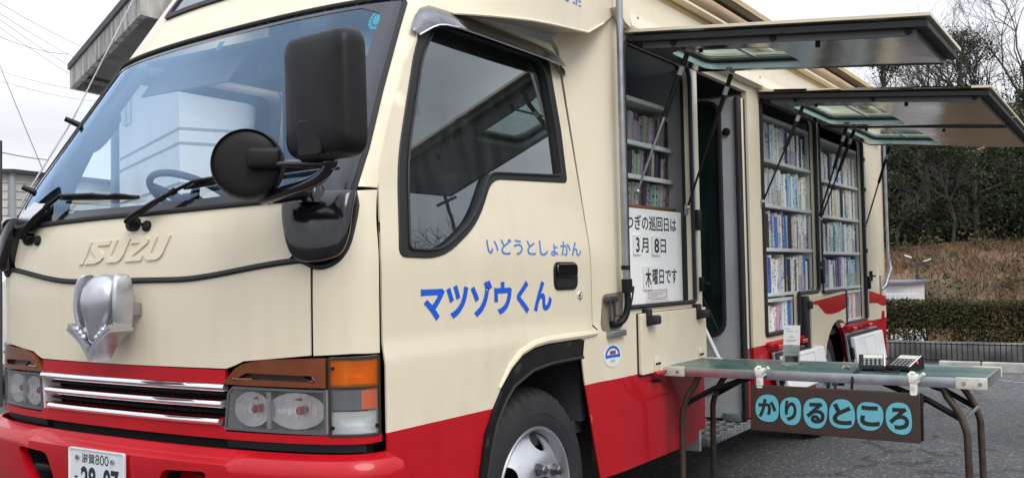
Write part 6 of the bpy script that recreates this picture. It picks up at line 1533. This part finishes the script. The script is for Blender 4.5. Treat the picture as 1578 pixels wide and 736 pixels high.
# post and net line left of the truck, power cables in the sky
o = empty('metal_post', tuple(dirpt(R_(32.86+27.95), 10.5)), 'thin dark metal post at the left edge of the photo', 'post'); pp = wloc(o); g = MB(); g.tube([pp, pp+Vector((0, 0, 2.55))], .022, 8); g.build('shaft', mat('dark_post', (.06, .06, .062), .5, .4), o)
CAB = mat('cable', (.06, .06, .065), .6)
def px_dir(x, y): return F_+RR*((x-789)/1488.6)-UU*((y-368)/1488.6)
def cable(p0, d0, p1, d1, sag, lab, r=.006, ext=.12):
    a = CAM+px_dir(*p0).normalized()*d0; b = CAM+px_dir(*p1).normalized()*d1; e = (a-b)*.6; a = a+e*.7; b = b-(a-b)*ext
    P = [a.lerp(b, i/24)-Vector((0, 0, sag*4*(i/24)*(1-i/24))) for i in range(25)]
    g = MB(); g.tube(P, r, 5); o = g.build('power_cable', CAB); base_origin(o, P[12]); tag(o, lab, 'cable', 'power cables in the left sky')
cable((12, 8), 30, (125, 70), 34, .10, 'topmost of the thin power cables at the upper left')
cable((8, 22), 30, (130, 95), 34, .10, 'second power cable down at the upper left')
cable((2, 28), 30, (140, 120), 34, .10, 'steep power cable third down in the upper left sky')
cable((2, 40), 30, (145, 135), 34, .10, 'steep power cable just above the insulated one')
cable((0, 48), 24, (105, 84), 27, .15, 'power cable running to the eave corner of the house', ext=0)
cable((0, 103), 40, (130, 137), 44, .2, 'upper of the two nearly level cables above the outbuilding')
cable((0, 118), 40, (135, 152), 44, .2, 'lower of the two nearly level cables above the outbuilding')
cable((0, 100), 20, (66, 262), 14, .02, 'slanting cable dropping to the outbuilding roof', ext=0)
cable((0, 232), 12, (72, 246), 15, .02, 'level wire between the thin post and the outbuilding', ext=0)
# parked car glimpsed at the left edge, beyond the truck's far corner
PC = empty('parked_car', (4.2, 9.0, 0), 'white car parked at the far left edge, almost hidden by the truck', 'car', rz=R_(15))
M = Matrix.Translation((4.2, 9.0, 0)) @ Matrix.Rotation(R_(15), 4, 'Z')
def bld(g, nm, m, sub=0):
    o = g.build(nm, m, None); o.data.transform(Matrix.Rotation(R_(15), 4, 'Z').inverted() @ Matrix.Translation((-4.2, -9.0, 0))); o.parent = PC; return o
prof = [(-2.05, .35), (-2.1, .62), (-1.95, .82), (-1.2, .95), (-.6, 1.38), (.7, 1.42), (1.5, 1.0), (2.0, .92), (2.1, .6), (2.05, .35)]
g = MB(); g.loft([[M @ Vector((x*(.97 if abs(y) > .7 else 1), y*(.88 if z > 1 else 1), z)) for x, z in prof] for y in (-.82, -.76, .76, .82)]); CB = bld(g, 'body', WHITE_M)
for y in (-.78, .78):
    for x in (-1.3, 1.3):
        g = MB(); g.lathe([(-.1, .0), (-.1, .26), (-.09, .31), (.09, .31), (.1, .26), (.1, 0)], M @ Vector((x, y, .31)), M.to_3x3() @ Vector((0, 1, 0)), 24); bld(g, 'wheel', RUBBER_M)
g = MB()
for y in (-.785, .785): g.add([M @ Vector((x, y*(.90), z)) for x, z in ((-.95, .98), (-.52, 1.30), (.62, 1.34), (1.25, 1.02))], [(0, 1, 2, 3)])
bld(g, 'window', mat('window_dark', (.10, .12, .14), .1))

# ------------------------------------------------------------------ keep the tree of parts three levels deep
def depth(o):
    d = 0
    while o.parent is not None: d += 1; o = o.parent
    return d
for o in list(S.objects):
    if o.type == 'MESH' and o.name.split('.')[0] in SPLIT: split_loose(o)
for o in list(S.objects):
    while depth(o) > 2: o.parent = o.parent.parent
for o in S.objects:
    if 'kind' in o and o['kind'] == '': del o['kind']
